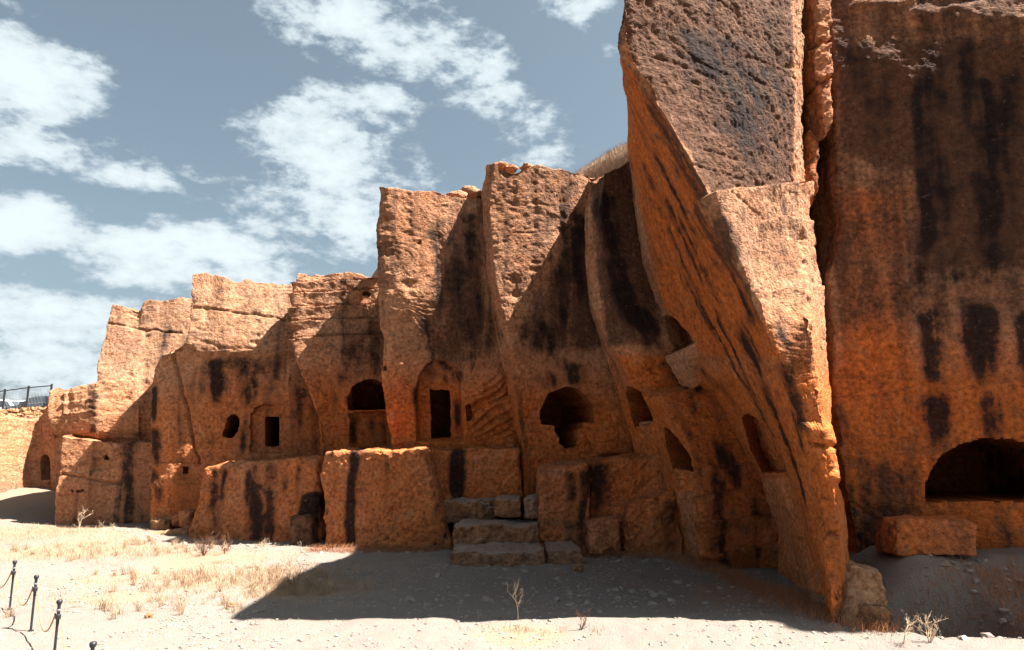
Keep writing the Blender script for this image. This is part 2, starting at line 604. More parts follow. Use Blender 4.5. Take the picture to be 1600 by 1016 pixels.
    def course(self, line, out, fall):
        """a projecting course: steps out just below the line and dies away downwards"""
        xs = [p[0] for p in line]; ys = [p[1] for p in line]
        w = vnoise(np.stack([self.px * 0.05, self.px * 0, self.px * 0 + self.seed], -1)) * 2.0
        y = np.interp(self.px, xs, ys) + w
        ok = self.facing & (self.px >= xs[0] - 3) & (self.px <= xs[-1] + 3)
        t = (self.py - y)
        self.disp += np.where(ok & (t > 0), out * np.exp(-t / fall), 0)

    def streak(self, px, py0, py1, width, k=1.0, wide=1.0, attr='stain'):
        """water streak that starts at a point of the face and runs down its profile lines"""
        d = np.hypot(self.px - px, self.py - py0) + np.where(self.facing, 0, 1e4)
        r, c = np.unravel_index(np.argmin(d), d.shape)
        d1 = np.abs(self.py[:, c] - py1) + np.where(np.arange(self.nr) < r, 1e4, 0)
        r1 = int(np.argmin(d1))
        wm = width * 0.5 * wide / FPX * self.G[r, c, 1]
        zt, zb = self.G[r, c, 2], self.G[r1, c, 2]
        Z = self.G[..., 2]
        du = self.U - self.U[:, c:c + 1]
        du = du + 0.35 * wm * vnoise(np.stack([Z * 0.9, Z * 0 + px, Z * 0], -1))
        ln = max(zt - zb, 0.3)
        wz = wm * (1.35 - 0.5 * np.clip((zt - Z) / ln, 0, 1))
        g = np.exp(-(np.abs(du) / wz) ** 2) * sstep(zt + 0.3, zt - 0.35, Z) * sstep(zb - 0.25 * ln - 0.3, zb + 0.35 * ln, Z)
        g = g * (0.86 + 0.30 * fbm(np.stack([self.U * 4.5, Z * 0.35, Z * 0 + px], -1), 3) + 0.22 * fbm(np.stack([self.U * 2.0, Z * 1.6, Z * 0 + px], -1), 3))
        setattr(self, attr, np.maximum(getattr(self, attr), 0.88 * k * g * self.facing))

    def patch(self, poly, attr, amount, blur=10.0):
        m = in_poly(self.px, self.py, poly)
        d = poly_dist(self.px, self.py, list(poly) + [poly[0]])
        w = np.where(m, np.clip(d / blur, 0, 1), 0) * self.facing
        a = getattr(self, attr)
        a += amount * w

    def finish(self, name, parent, mat, part_label=None):
        V = self.G + self.N * self.disp[..., None] + self.push
        nr, nc = self.nr, self.nc
        idx = np.arange(nr * nc).reshape(nr, nc)
        F = np.stack([idx[:-1, :-1], idx[1:, :-1], idx[1:, 1:], idx[:-1, 1:]], -1).reshape(-1, 4)
        V = V.reshape(-1, 3)
        # orientation
        a = V[F[:, 1]] - V[F[:, 0]]; b = V[F[:, 3]] - V[F[:, 0]]
        nn = np.cross(a, b)
        if (nn * self.N.reshape(-1, 3)[F[:, 0]]).sum(-1).mean() < 0:
            F = F[:, ::-1]
        pf = self.part.reshape(-1)[F].max(1)
        e = np.maximum(np.linalg.norm(V[F[:, 0]] - V[F[:, 1]], axis=1), np.linalg.norm(V[F[:, 1]] - V[F[:, 2]], axis=1))
        smooth = e < self.step * 4.5
        at = {'stain': self.stain.reshape(-1), 'tone': self.tone.reshape(-1), 'patina': self.patina.reshape(-1)}
        objs = []
        for k in range(len(self.names) + 1):
            sel = pf == k
            if not sel.any():
                continue
            f = F[sel]
            used, inv = np.unique(f, return_inverse=True)
            nm = name if k == 0 else self.names[k - 1][0]
            o = mesh_obj(nm, V[used], inv.reshape(-1, 4), mat, parent, smooth[sel], {q: w[used] for q, w in at.items()})
            lb = part_label if k == 0 else self.names[k - 1][1]
            if lb:
                o['label'] = lb
            objs.append(o)
        return objs


def arch(x0, x1, top, spring, bottom, n=9):
    """outline of a round-headed opening"""
    pts = [(x0, bottom), (x0, spring)]
    for k in range(1, n):
        a = math.pi * (1 - k / n)
        pts.append(((x0 + x1) / 2 + (x1 - x0) / 2 * math.cos(a), spring - (spring - top) * math.sin(a)))
    return pts + [(x1, spring), (x1, bottom)]


def stone(name, front, Yf, Yb, mat, parent=None, r=0.07, step=0.05, rough=0.05, seed=0, back_dx=0.0, back_dz=0.0,
          stains=(), tone=0.6, patina=0.1, world_front=None, base_stain=0.0):
    """hewn block: four front corners (TL, TR, BR, BL as bearings at distance Yf) carried back to Yb, worn edges"""
    if world_front is None:
        if not hasattr(Yf, '__len__'):
            Yf = (Yf,) * 4
        fw = np.array([P(p[0], p[1], y) for p, y in zip(front, Yf)])
    else:
        fw = np.array(world_front, float); Yf = fw[:, 1]
    bw = fw.copy(); bw[:, 1] = Yb; bw[:, 0] += back_dx; bw[:2, 2] += back_dz
    lx = np.linalg.norm(fw[1] - fw[0]); lz = np.linalg.norm(fw[0] - fw[3]); ly = abs(Yb - np.mean(Yf))
    L = np.array([lx, ly, lz])
    n = np.maximum(3, (L / step).astype(int))
    n = np.minimum(n, (220, 90, 160))
    half = L / 2
    verts, faces, base = [], [], 0
    for ax in range(3):
        for sgn in (-1, 1):
            o1, o2 = [k for k in range(3) if k != ax]
            if ax == 1 and sgn == 1:
                continue
            a, b = np.meshgrid(np.linspace(-1, 1, n[o1]), np.linspace(-1, 1, n[o2]), indexing='ij')
            c = np.zeros(a.shape + (3,)); c[..., ax] = sgn; c[..., o1] = a; c[..., o2] = b
            verts.append(c.reshape(-1, 3))
            idx = np.arange(n[o1] * n[o2]).reshape(n[o1], n[o2]) + base
            f = np.stack([idx[:-1, :-1], idx[1:, :-1], idx[1:, 1:], idx[:-1, 1:]], -1).reshape(-1, 4)
            flip = (sgn > 0) != (ax == 1)
            faces.append(f if flip else f[:, ::-1])
            base += n[o1] * n[o2]
    c = np.concatenate(verts) * half
    inner = np.clip(c, -(half - r), half - r)
    d = c - inner
    ln = np.linalg.norm(d, axis=1, keepdims=True)
    c = inner + np.where(ln > 1e-6, d / np.maximum(ln, 1e-6) * np.minimum(ln, r), 0)
    gap = np.sort(half - np.abs(c), axis=1)[:, 1:2]
    bite = np.clip(fbm(c * 2.3 + seed * 5.1, 4, 0.6) - 0.02, 0, 1)[:, None]
    c = c * (1 - np.minimum(0.32, 0.10 * bite * np.exp(-(gap / 0.10) ** 2) / half))
    t = (c / half + 1) / 2
    a_, b_, c_ = t[:, 0:1], t[:, 1:2], t[:, 2:3]
    fr = (fw[3] * (1 - a_) + fw[2] * a_) * (1 - c_) + (fw[0] * (1 - a_) + fw[1] * a_) * c_
    bk = (bw[3] * (1 - a_) + bw[2] * a_) * (1 - c_) + (bw[0] * (1 - a_) + bw[1] * a_) * c_
    V = fr * (1 - b_) + bk * b_
    q = V + seed * 7.31
    dv = np.stack([fbm(q * 1.3 + 3 * k, 3) * 1.1 + fbm(q * 5.0 + 9 * k, 3) * 0.50 + fbm(q * 15.0 + 5 * k, 2) * 0.22 for k in range(3)], -1)
    # pick marks on the sides
    bm = (V[:, 2] - V[:, 0] * 0.8) * 8.5
    dv[:, 1] += 0.45 * vnoise(np.stack([(V[:, 0] + V[:, 2]) * 1.6, bm, V[:, 1] * 3], -1))
    V = V + dv * rough
    stn = np.full(len(V), float(base_stain)) + 0.35 * sstep(0.2, 0.9, vnoise(np.stack([V[:, 0] * 1.7 + seed, V[:, 1] * 0.4, V[:, 2] * 0.25], -1)))
    px, py = proj(V)
    for (sx, s0, s1, w, k) in stains:
        # a streak keeps to its strip of the front face
        u0 = P(sx, s0, np.mean(Yf))[0]; wm = w * 0.5 / FPX * np.mean(Yf)
        z0 = P(sx, s0, np.mean(Yf))[2]; z1 = P(sx, s1, np.mean(Yf))[2]
        g = np.exp(-(np.abs(V[:, 0] - u0 + 0.3 * wm * vnoise(np.stack([V[:, 2] * 1.1, V[:, 2] * 0 + sx, V[:, 2] * 0], -1))) / (wm * 1.1)) ** 2) \
            * sstep(z0 + 0.2, z0 - 0.15, V[:, 2]) * sstep(z1 - 0.6, z1 + 0.3, V[:, 2])
        g = g * (0.85 + 0.35 * fbm(np.stack([V[:, 0] * 2.2, V[:, 2] * 0.9, V[:, 0] * 0 + sx], -1), 3))
        stn = np.maximum(stn, 0.85 * k * g)
    F = np.concatenate(faces)
    o = mesh_obj(name, V, F, mat, parent, True,
                 {'stain': stn, 'tone': np.full(len(V), tone), 'patina': np.full(len(V), patina)})
    return o


# ------------------------------------------------------------------ ground
def g_z(x, y):
    x = np.asarray(x, float); y = np.asarray(y, float)
    p = np.stack([x * 0.22, y * 0.22, x * 0], -1)
    z = 0.07 * fbm(p, 3) + 0.022 * vnoise(p * 6) + 0.012 * vnoise(p * 14)
    # the floor climbs towards the far alcove on the left
    z = z + 1.0 * sstep(-17.5, -25.5, x) * sstep(26, 35, y)
    # spoil banked against the right-hand wall
    z = z + 0.98 * sstep(7.3, 8.9, x) * sstep(14.0, 15.9, y)
    # drainage trench beside the fin
    tr = sstep(7.35, 7.75, x) * sstep(9.9, 9.1, x) * sstep(12.75, 13.25, y) * sstep(15.2, 14.2, y)
    z = z - 1.7 * tr
    z = z + 0.12 * sstep(13.6, 12.0, y) * sstep(4.0, 8.0, x)
    return z


def axis(lo, hi, step, far):
    mid = np.arange(lo, hi, step)
    up = hi + np.cumsum(np.geomspace(step, far / 4, 26))
    dn = lo - np.cumsum(np.geomspace(step, far / 4, 26))
    return np.concatenate([dn[::-1], mid, up])


gx = axis(-26, 16, 0.09, 1600); gy = axis(6, 30, 0.09, 1600)
GX, GY = np.meshgrid(gx, gy, indexing='ij')
GZ = g_z(GX, GY) + 0.016 * fbm(np.stack([GX * 4.5, GY * 4.5, GX * 0], -1), 2) - 0.3 * sstep(60, 300, np.abs(GX)) - 0.2
GZ += 0.2
gpx, gpy = proj(np.stack([GX, GY, GZ], -1))
dryn = fbm(np.stack([GX * 0.35, GY * 0.35, GX * 0], -1), 4)
DRY = [PG(370, 905), PG(300, 870), PG(120, 860), PG(40, 830), PG(450, 925), PG(200, 900), PG(180, 935), PG(1200, 930), PG(820, 990), np.array((-22.0, 32.0, 0))]
DRY_R = [2.4, 2.4, 3.5, 4.5, 1.7, 1.6, 1.2, 2.2, 0.8, 6.0]
dry = np.zeros(GX.shape)
for c, rr in zip(DRY, DRY_R):
    dry = np.maximum(dry, np.exp(-(((GX - c[0]) / rr) ** 2 + ((GY - c[1]) / (rr * 0.8)) ** 2)))
dry = np.clip(dry * 0.95 + 0.25 * dryn, 0, 1)
n0, n1_ = GX.shape
idx = np.arange(n0 * n1_).reshape(n0, n1_)
GF = np.stack([idx[:-1, :-1], idx[1:, :-1], idx[1:, 1:], idx[:-1, 1:]], -1).reshape(-1, 4)
ground = mesh_obj('ground', np.stack([GX, GY, GZ], -1).reshape(-1, 3), GF, M_GROUND, None, True, {'dry': dry.reshape(-1), 'low_bounce': sstep(24, 34, np.hypot(GX + 3, GY - 20)).reshape(-1)})  # last attribute: dark brown ring added far out to weaken bounced light
ground['kind'] = 'structure'

# ------------------------------------------------------------------ rock buttresses, right to left
S1, S2, S3 = 0.034, 0.038, 0.048
GRP = 'carved rock buttresses of the quarry cliff'

# --- the tall leaning fin
fin = root('rock_fin', PG(1300, 960), 'tall leaning rock fin whose hollowed left flank sweeps down to a thin foot', 'rock fin')
g0 = column([(990, 0, 22.3, 15.2), (988, 150, 22.3), (982, 250, 22.3), (986, 300, 22.3), (1000, 400, 22.2), (1030, 490, 22.0), (1052, 560, 21.8),
             (1078, 598, 21.6), (1104, 615, 21.3), (1130, 650, 21.1), (1155, 700, 20.9), (1190, 760, 20.7), (1225, 850, 20.3), (1245, 930, 20.1)])
g05 = column([(986, 0, 18.3, 14.8), (983, 60, 18.3), (982, 130, 18.3), (985, 190, 18.3), (1000, 260, 18.3), (1030, 330, 18.2), (1069, 420, 18.0), (1111, 500, 17.9),
              (1149, 580, 17.8), (1183, 645, 17.6), (1216, 710, 17.4), (1244, 790, 17.1), (1268, 880, 16.9), (1279, 970, 16.7)])
g1 = column([(978, 0, 13.1, 13.7), (976, 0, 13.1), (968, 65, 13.15), (1000, 125, 13.2), (1045, 190, 13.3), (1075, 245, 13.4), (1105, 300, 13.5),
             (1150, 400, 13.7), (1180, 470, 13.8), (1225, 580, 13.9), (1258, 680, 13.9), (1283, 790, 13.9), (1296, 900, 13.85), (1301, 1020, 13.8)])
g2 = column([(1228, 0, 15.6, 16.6), (1234, 0, 15.6), (1238, 280, 15.8), (1236, 305, 15.7), (1250, 400, 15.4), (1262, 470, 14.4), (1269, 520, 13.85), (1284, 650, 13.78),
             (1303, 780, 13.78), (1315, 870, 13.78), (1321, 1020, 13.75)])
g3 = column([(1252, 0, 16.5, 17.0), (1255, 0, 16.5), (1256, 282, 16.7), (1260, 310, 16.7), (1281, 400, 16.7), (1288, 520, 16.6), (1298, 650, 16.3),
             (1316, 780, 15.5), (1325, 870, 15.0), (1328, 1020, 14.7)])
N = Net([shift(g0, 1.2, 1.0), g0, g05, g1, g2, g3, shift(g3, 0.25, 4.5)], S1, coarse=(0, 5), top_back=5, seed=1, round_m=0.05, top_dx=0.45, chip=0.16)
N.course([(1100, 304), (1150, 297), (1200, 292), (1256, 286)], 0.20, 90)
N.course([(1185, 350), (1215, 342), (1262, 350)], 0.10, 30)
N.course([(1210, 456), (1240, 448), (1284, 446)], 0.08, 24)
N.cut([(1033, 505), (1036, 496), (1043, 491), (1052, 494), (1062, 503), (1074, 520), (1083, 536), (1066, 545), (1048, 552), (1040, 530)], 1.5,
      'arched_niche', 'small arched niche high on the hollowed flank', only=(1, 3), direction=(0.6, 0.8, 0), spread=0.2)
N.cut([(1157, 656), (1162, 648), (1171, 645), (1183, 653), (1194, 664), (1210, 684), (1222, 708), (1231, 738), (1192, 738), (1182, 720), (1168, 690)], 0.9,
      'arched_niche', 'tall arched niche low on the flank with a bare sill below', only=(1, 3), direction=(0.62, 0.78, 0))
w = N.soft([(1046, 552), (1083, 537), (1103, 598), (1078, 608)], 0.26, 4)
N.tone -= 0.6 * w; N.patina -= 0.8 * w; N.stain -= 0.8 * w
w = N.soft([(1191, 741), (1232, 741), (1262, 830), (1292, 930), (1250, 935), (1220, 840)], 0.16, 6)
N.tone -= 0.35 * w; N.patina -= 0.8 * w; N.stain -= 0.8 * w
# fracture lips near the outer edge
N.groove([(1130, 305), (1185, 345), (1190, 400)], 1.6, 0.03)
N.groove([(1262, 690), (1300, 700), (1312, 760)], 4, 0.10)
N.groove([(1275, 800), (1290, 830), (1308, 835)], 6, 0.14)
N.soft([(1240, 650), (1300, 660), (1315, 760), (1280, 760)], 0.12, 16)
for s in [(1150, 500, 590, 44, 1.0), (1192, 590, 720, 26, 1.0), (1222, 560, 680, 22, .9), (1110, 470, 640, 14, .8), (1235, 700, 800, 22, .8),
          (1030, 300, 470, 26, .75), (1060, 330, 520, 22, .75), (1085, 330, 480, 30, .6), (1000, 250, 400, 22, .55), (1250, 770, 850, 18, .7), (1090, 560, 640, 20, .7),
          (1215, 480, 560, 30, .8), (985, 120, 260, 18, .45), (1240, 640, 720, 16, .8), (1020, 230, 420, 20, .8), (1045, 240, 400, 16, .8), (1070, 420, 540, 24, .8), (1140, 420, 520, 16, .7)]:
    N.streak(*s[:4], s[4] * .85, wide=1.9)
for s in [(1125, 50, 270, 150, .66), (1170, 60, 280, 120, .60), (1080, 40, 200, 90, .62), (1210, 20, 260, 60, .5), (1040, 30, 150, 70, .5), (1200, 350, 430, 44, .55), (1140, 320, 370, 46, .45)]:
    N.streak(*s)
N.patch([(968, 65), (1000, 125), (1045, 190), (1105, 300), (1180, 470), (1225, 560), (1100, 560), (1030, 480), (990, 300), (968, 190)], 'tone', 0.95, 10)
N.patch([(968, 65), (1000, 125), (1045, 190), (1105, 300), (1180, 470), (1200, 520), (1090, 520), (1030, 460), (990, 300), (968, 190)], 'patina', -0.06, 10)
N.patch([(960, -300), (1250, -300), (1246, 292), (1110, 302), (1040, 184), (966, 64)], 'patina', 1.0, 16)
N.patch([(1236, 0), (1258, 0), (1260, 320), (1288, 420), (1300, 660), (1330, 880), (1320, 1000), (1290, 800), (1255, 600), (1240, 400), (1236, 270)], 'patina', -0.9, 6)
N.patch([(1225, 0), (1258, 0), (1260, 320), (1288, 420), (1300, 660), (1280, 660), (1255, 600), (1240, 400), (1225, 270)], 'stain', -0.6, 8)
for s in [(1004, 150, 480, 26, .95), (1042, 200, 500, 22, .95), (1080, 280, 520, 20, .8), (1120, 340, 500, 24, .8), (980, 90, 300, 14, .8), (1170, 470, 560, 26, .6)]:
    N.streak(*s, wide=2.2, attr='patina')
fr = in_poly(N.px, N.py, [(960, -200), (1260, -200), (1260, 290), (1105, 298), (1045, 190), (968, 65)]) & N.facing
N.disp += fr * (0.016 * fbm(N.G * 5.0, 3, 0.65) + 0.012 * fbm(N.G * 13.0, 2))
N.finish('rock_face', fin, M_ROCK)
# split slabs wedged in the crack beside the fin
stone('wedged_slab', [(1268, -70), (1298, -70), (1299, 60), (1271, 62)], 16.9, 18.2, M_ROCK, fin, 0.05, 0.035, 0.055, 3, tone=.35, patina=.25)
stone('wedged_slab', [(1271, 65), (1299, 62), (1302, 118), (1276, 130)], 16.9, 18.2, M_ROCK, fin, 0.05, 0.035, 0.055, 5, tone=.35, patina=.25)
stone('wedged_slab', [(1277, 133), (1302, 121), (1298, 205), (1286, 208)], 17.0, 18.2, M_ROCK, fin, 0.05, 0.035, 0.055, 8, tone=.4, patina=.25)
stone('wedged_slab', [(1262, 200), (1278, 205), (1284, 318), (1262, 285)], 17.2, 18.4, M_ROCK, fin, 0.08, 0.045, 0.06, 9, tone=.9, patina=.3)

# --- the broad wall on the right
wall = root('rock_wall', PG(1450, 850, 0.6), 'broad upright rock wall with black water streaks and a wide low arch', 'rock face')
h1 = column([(1296, 0, 18.30, 19.0), (1297, 0, 17.81), (1297, 95, 17.55), (1303, 180, 17.55), (1306, 300, 17.55), (1312, 340, 17.55), (1308, 390, 17.55), (1296, 430, 17.55), (1299, 520, 17.55),
             (1306, 640, 17.50), (1318, 760, 17.45), (1334, 850, 17.40), (1338, 930, 17.35)])
h2 = column([(1420, 0, 17.90, 19.0), (1420, 0, 17.41), (1420, 95, 17.15), (1425, 500, 17.15), (1430, 780, 17.20), (1430, 930, 17.20)])
h3 = column([(1640, 0, 17.15, 19.0), (1640, 0, 16.66), (1640, 95, 16.40), (1640, 500, 16.40), (1640, 780, 16.45), (1640, 930, 16.45)])
h4 = column([(2050, 0, 16.35, 19.0), (2050, 0, 15.86), (2050, 95, 15.60), (2050, 930, 15.60)])
N = Net([shift(h1, -2.0, 4.0), shift(h1, 0.1, 2.2), h1, h2, h3, h4], 0.042, coarse=(0, 1, 4), top_back=6, seed=2, rough=1.15)
N.cut([(1447, 783), (1447, 757), (1455, 735), (1470, 715), (1490, 701), (1515, 691), (1545, 686), (1580, 687), (1620, 697), (1660, 718), (1690, 750), (1700, 783)], 7.0,
      'arched_opening', 'wide low black arch near the foot of the wall')
N.groove([(1430, 470), (1520, 464), (1600, 462), (1700, 462)], 4, 0.05, 4)
N.groove([(1310, 598), (1420, 602), (1520, 598), (1700, 600)], 3, 0.045, 4)
N.groove([(1330, 345), (1365, 350), (1400, 342)], 1.6, 0.08, 1)
N.groove([(1340, 700), (1440, 706)], 3, 0.04, 4)
w = N.soft([(1300, -200), (1700, -200), (1700, 55), (1560, 60), (1400, 45), (1310, 30)], 0.16, 30)
rid = vnoise(np.stack([N.U * 1.4 + N.G[..., 2] * 1.2, N.G[..., 2] * 4.2 - N.U * 1.3, N.U * 0], -1))
N.disp += 0.09 * rid * sstep(14.2, 15.6, N.G[..., 2])
for s in [(1442, 110, 440, 30, 1.0), (1475, 80, 380, 50, .75), (1540, 120, 430, 44, 1.0), (1510, 60, 350, 30, .7), (1585, 100, 360, 40, .7), (1380, 90, 230, 70, .55), (1335, 60, 170, 50, .55),
          (1458, 478, 590, 44, 1.0), (1535, 470, 590, 56, 1.0), (1600, 480, 580, 30, .7), (1465, 612, 690, 40, .9), (1550, 610, 680, 46, .85), (1480, 380, 450, 60, .6), (1540, 330, 450, 40, .8)]:
    N.streak(*s)
N.patch([(1310, 60), (1700, 60), (1700, 420), (1430, 430), (1420, 280), (1310, 240)], 'patina', 0.75, 40)
N.patch([(1300, 290), (1425, 290), (1430, 600), (1420, 760), (1320, 760), (1300, 430)], 'tone', 0.55, 20)
N.patch([(1300, 290), (1425, 290), (1430, 600), (1420, 760), (1320, 760), (1300, 430)], 'stain', -0.5, 20)
N.patina += 0.22 * N.facing
N.patch([(1330, 700), (1447, 720), (1447, 900), (1330, 900)], 'patina', 0.35, 30)
N.finish('rock_face', wall, M_ROCK)

# --- the next fin, out of the picture to the right, which shades the trench
far_fin = root('rock_fin', (18, 14, 0), 'rock fin beyond the right edge of the picture, shading the trench', 'rock fin')
stone('rock_face', None, None, 21.0, M_ROCK, far_fin, 0.4, 0.25, 0.20, 21,
      world_front=[(15.6, 11.5, 18.0), (24, 12.0, 18.6), (24, 13.0, -0.5), (17.2, 13.8, -0.5)])

# --- stepped spur between the fin and the arch bay
spur = root('rock_spur', PG(1110, 890), 'narrow rock spur with coursed front face and two arches in its side', 'rock face')
f0 = column([(921, 283, 24.6), (915, 340, 24.5), (917, 400, 24.4), (922, 480, 24.3), (934, 520, 24.2), (948, 560, 24.0), (962, 600, 23.9), (976, 650, 23.8), (988, 690, 23.7),
             (998, 740, 23.7), (1010, 900, 23.6)])
f1 = column([(924, 280, 22.5), (914, 340, 22.5), (916, 400, 22.4), (927, 480, 22.3), (949, 530, 22.2), (972, 570, 22.1), (1000, 620, 22.0), (1030, 665, 21.8), (1042, 710, 21.7),
             (1054, 765, 21.5), (1075, 845, 21.3), (1084, 910, 21.2)])
f2 = column([(945, 266, 21.6), (938, 340, 21.6), (948, 420, 21.6), (978, 500, 21.6), (1006, 560, 21.6), (1026, 607, 22.0), (1034, 619, 20.75), (1042, 634, 20.55), (1062, 670, 20.4),
             (1088, 728, 20.2), (1101, 800, 20.0), (1113, 915, 19.8)])
f3 = column([(985, 248, 22.2), (986, 300, 22.2), (1002, 400, 22.1), (1036, 490, 22.0), (1062, 560, 21.9), (1090, 593, 22.2), (1100, 600, 21.0), (1112, 612, 20.9), (1135, 650, 20.8),
             (1160, 700, 20.6), (1195, 760, 20.4), (1230, 850, 20.0), (1250, 915, 19.9)])
N = Net([f0, f1, f2, f3, shift(f3, 0.9, 0.8)], S1, coarse=(3,), top_back=4, seed=3, round_m=0.06)
N.cut([(978, 606), (984, 604), (992, 607), (1001, 613), (1011, 631), (1020, 656), (1014, 664), (991, 667), (983, 632)], 2.0, 'arched_niche', 'dark arched niche beside the rounded rib', only=(0, 2), direction=(0.8, 0.6, 0), spread=0.4)
N.cut([(1038, 672), (1041, 668), (1047, 672), (1057, 684), (1068, 698), (1077, 713), (1084, 737), (1057, 741), (1047, 716), (1040, 690)], 1.9, 'arched_niche', 'dark arched niche closed with loose stones', only=(1, 2), direction=(0.8, 0.6, 0), spread=0.35)
N.course([(1090, 722), (1130, 736), (1180, 722), (1205, 716)], 0.14, 22)
N.course([(1098, 775), (1150, 768), (1215, 752)], 0.26, 26)
N.course([(1104, 815), (1160, 812), (1225, 800)], 0.28, 26)
N.course([(1108, 868), (1160, 860), (1245, 845)], 0.26, 30)
for s in [(1120, 610, 650, 40, .9), (1110, 680, 760, 40, .9), (950, 300, 400, 44, .95), (960, 400, 540, 50, .95), (1000, 480, 545, 26, .8), (1045, 560, 610, 40, 1.0), (1185, 775, 815, 50, .8), (1140, 865, 900, 80, .75), (1120, 745, 770, 50, .7)]:
    N.streak(*s)
N.patch([(915, 260), (985, 250), (1030, 470), (1040, 546), (945, 546)], 'patina', 0.5, 12)
N.patch([(955, 552), (1060, 552), (1085, 600), (1030, 610), (985, 600)], 'tone', 0.5, 6)
w = N.soft([(1057, 766), (1090, 764), (1112, 900), (1090, 905), (1072, 840)], 0.10, 5)
N.tone -= 0.4 * w; N.patina -= 0.6 * w; N.stain -= 0.8 * w
N.finish('rock_face', spur, M_ROCK)
stone('blocking_stone', [(1057, 733), (1081, 735), (1084, 748), (1058, 749)], (21.0, 20.6, 20.6, 21.0), 21.6, M_ROCK, spur, 0.05, 0.03, 0.03, 12, tone=.8, patina=0)
stone('blocking_stone', [(1058, 751), (1071, 751), (1073, 764), (1061, 764)], (21.0, 20.8, 20.8, 21.0), 21.6, M_ROCK, spur, 0.04, 0.03, 0.03, 13, tone=.8, patina=0)
stone('blocking_stone', [(1074, 751), (1087, 752), (1090, 765), (1076, 765)], (20.8, 20.5, 20.5, 20.8), 21.4, M_ROCK, spur, 0.04, 0.03, 0.03, 14, tone=.8, patina=0)
stone('blocking_stone', [(1003, 659), (1021, 658), (1023, 666), (1004, 667)], 22.6, 23.2, M_PALE, spur, 0.04, 0.03, 0.02, 15, tone=.5, patina=0)

# --- buttress with the large arch
big = root('rock_buttress', PG(870, 860), 'rock buttress with a big round arch notched below and steps at its foot', 'rock face', GRP)
e1 = column([(757, 266, 24.2), (750, 320, 24.2), (756, 380, 24.2), (763, 440, 24.2), (771, 500, 24.2), (783, 560, 24.3), (795, 620, 24.4), (804, 670, 24.5), (811, 720, 24.6), (811, 890, 24.7)])
e1b = column([(772, 258, 23.5), (764, 320, 23.5), (768, 380, 23.5), (775, 440, 23.5), (786, 490, 23.55), (796, 530, 23.8), (804, 600, 24.1), (812, 660, 24.2), (818, 720, 24.4), (818, 890, 24.5)])
e1c = column([(803, 263, 23.65), (800, 400, 23.65), (808, 490, 23.65), (812, 560, 24.0), (818, 640, 24.3), (826, 720, 24.45), (826, 890, 24.5)])
e2 = column([(838, 259, 23.8), (836, 450, 23.8), (836, 497, 23.8), (836, 560, 24.15), (838, 700, 24.5), (838, 890, 24.6)])
e3 = column([(880, 268, 24.05), (880, 400, 24.05), (882, 480, 24.1), (885, 560, 24.45), (888, 700, 24.75), (888, 890, 24.8)])
e4 = column([(925, 275, 24.4), (925, 400, 24.4), (932, 520, 24.55), (950, 600, 24.85), (985, 700, 25.0), (990, 890, 25.1)])
e5 = column([(985, 270, 24.9), (990, 400, 24.9), (1000, 520, 25), (1030, 600, 25.2), (1070, 700, 25.4), (1070, 890, 25.4)])
N = Net([shift(e1, 0.3, 3), e1, e1b, e1c, e2, e3, e4, e5], S2, coarse=(0,), top_back=3.5, seed=4, rough=0.9)
N.cut([(846, 663), (845, 645), (850, 628), (860, 614), (875, 607), (890, 605), (905, 609), (918, 620), (927, 635), (930, 660), (911, 660), (911, 668), (903, 672), (903, 694), (897, 700), (885, 700), (875, 692), (870, 676), (866, 664)],
      6.5, 'arched_opening', 'big black round arch with a narrower notch below')
N.groove([(815, 655), (845, 656)], 1.6, 0.08)
N.groove([(905, 660), (925, 700)], 2, 0.08)
N.soft([(930, 690), (960, 680), (985, 690), (990, 715), (930, 715)], 0.25, 10)
for s in [(900, 330, 470, 36, .8), (880, 410, 520, 30, .75), (850, 500, 560, 60, .7), (815, 500, 560, 30, .65), (900, 560, 600, 60, .7), (860, 580, 605, 50, .6), (930, 290, 480, 26, .8), (860, 690, 720, 30, .4)]:
    N.streak(*s)
N.patch([(760, 255), (930, 255), (930, 420), (820, 500), (770, 460)], 'patina', 0.04, 12)
N.patch([(855, 420), (925, 300), (950, 500), (960, 560), (820, 560), (800, 510)], 'patina', 0.4, 22)
N.patch([(765, 260), (870, 260), (870, 420), (820, 490), (775, 440)], 'patina', 0.12, 20)
N.finish('rock_face', big, M_ROCK)

# --- buttress with the doorway under a shallow arch
door = root('rock_buttress', PG(690, 850), 'tall rock buttress with a black doorway under a shallow arched recess', 'rock face', GRP)
d1 = column([(591, 299, 23.20), (587, 380, 23.20), (588, 450, 23.38), (594, 520, 23.75), (597, 600, 24.15), (603, 650, 24.45), (611, 697, 24.70), (614, 800, 24.80)])
d1b = column([(606, 296, 23.10), (601, 380, 23.10), (606, 450, 23.23), (612, 520, 23.66), (616, 600, 24.19), (622, 650, 24.59), (632, 697, 24.85), (634, 800, 24.95)])
d2 = column([(640, 298, 23.35), (640, 450, 23.42), (644, 560, 24.15), (652, 690, 25.00), (655, 800, 25.10)])
d3 = column([(690, 306, 23.80), (688, 450, 23.85), (690, 560, 24.40), (692, 690, 25.10), (692, 800, 25.20)])
d4 = column([(745, 308, 24.40), (750, 400, 24.40), (762, 480, 24.56), (783, 560, 24.85), (800, 650, 25.15), (812, 700, 25.30), (812, 890, 25.40)])
d5 = column([(800, 310, 25.1), (800, 400, 25.1), (812, 480, 25.1), (830, 560, 25.3), (845, 650, 25.5), (850, 700, 25.5), (850, 890, 25.6)])
N = Net([shift(d1, 0.6, 3.5), d1, d1b, d2, d3, d4, d5], S2, coarse=(0,), top_back=3.5, seed=5, rough=0.9)
N.soft([(650, 692), (648, 612), (654, 588), (666, 569), (684, 561), (704, 566), (718, 580), (722, 600), (722, 640), (726, 692)], -0.60, 6)
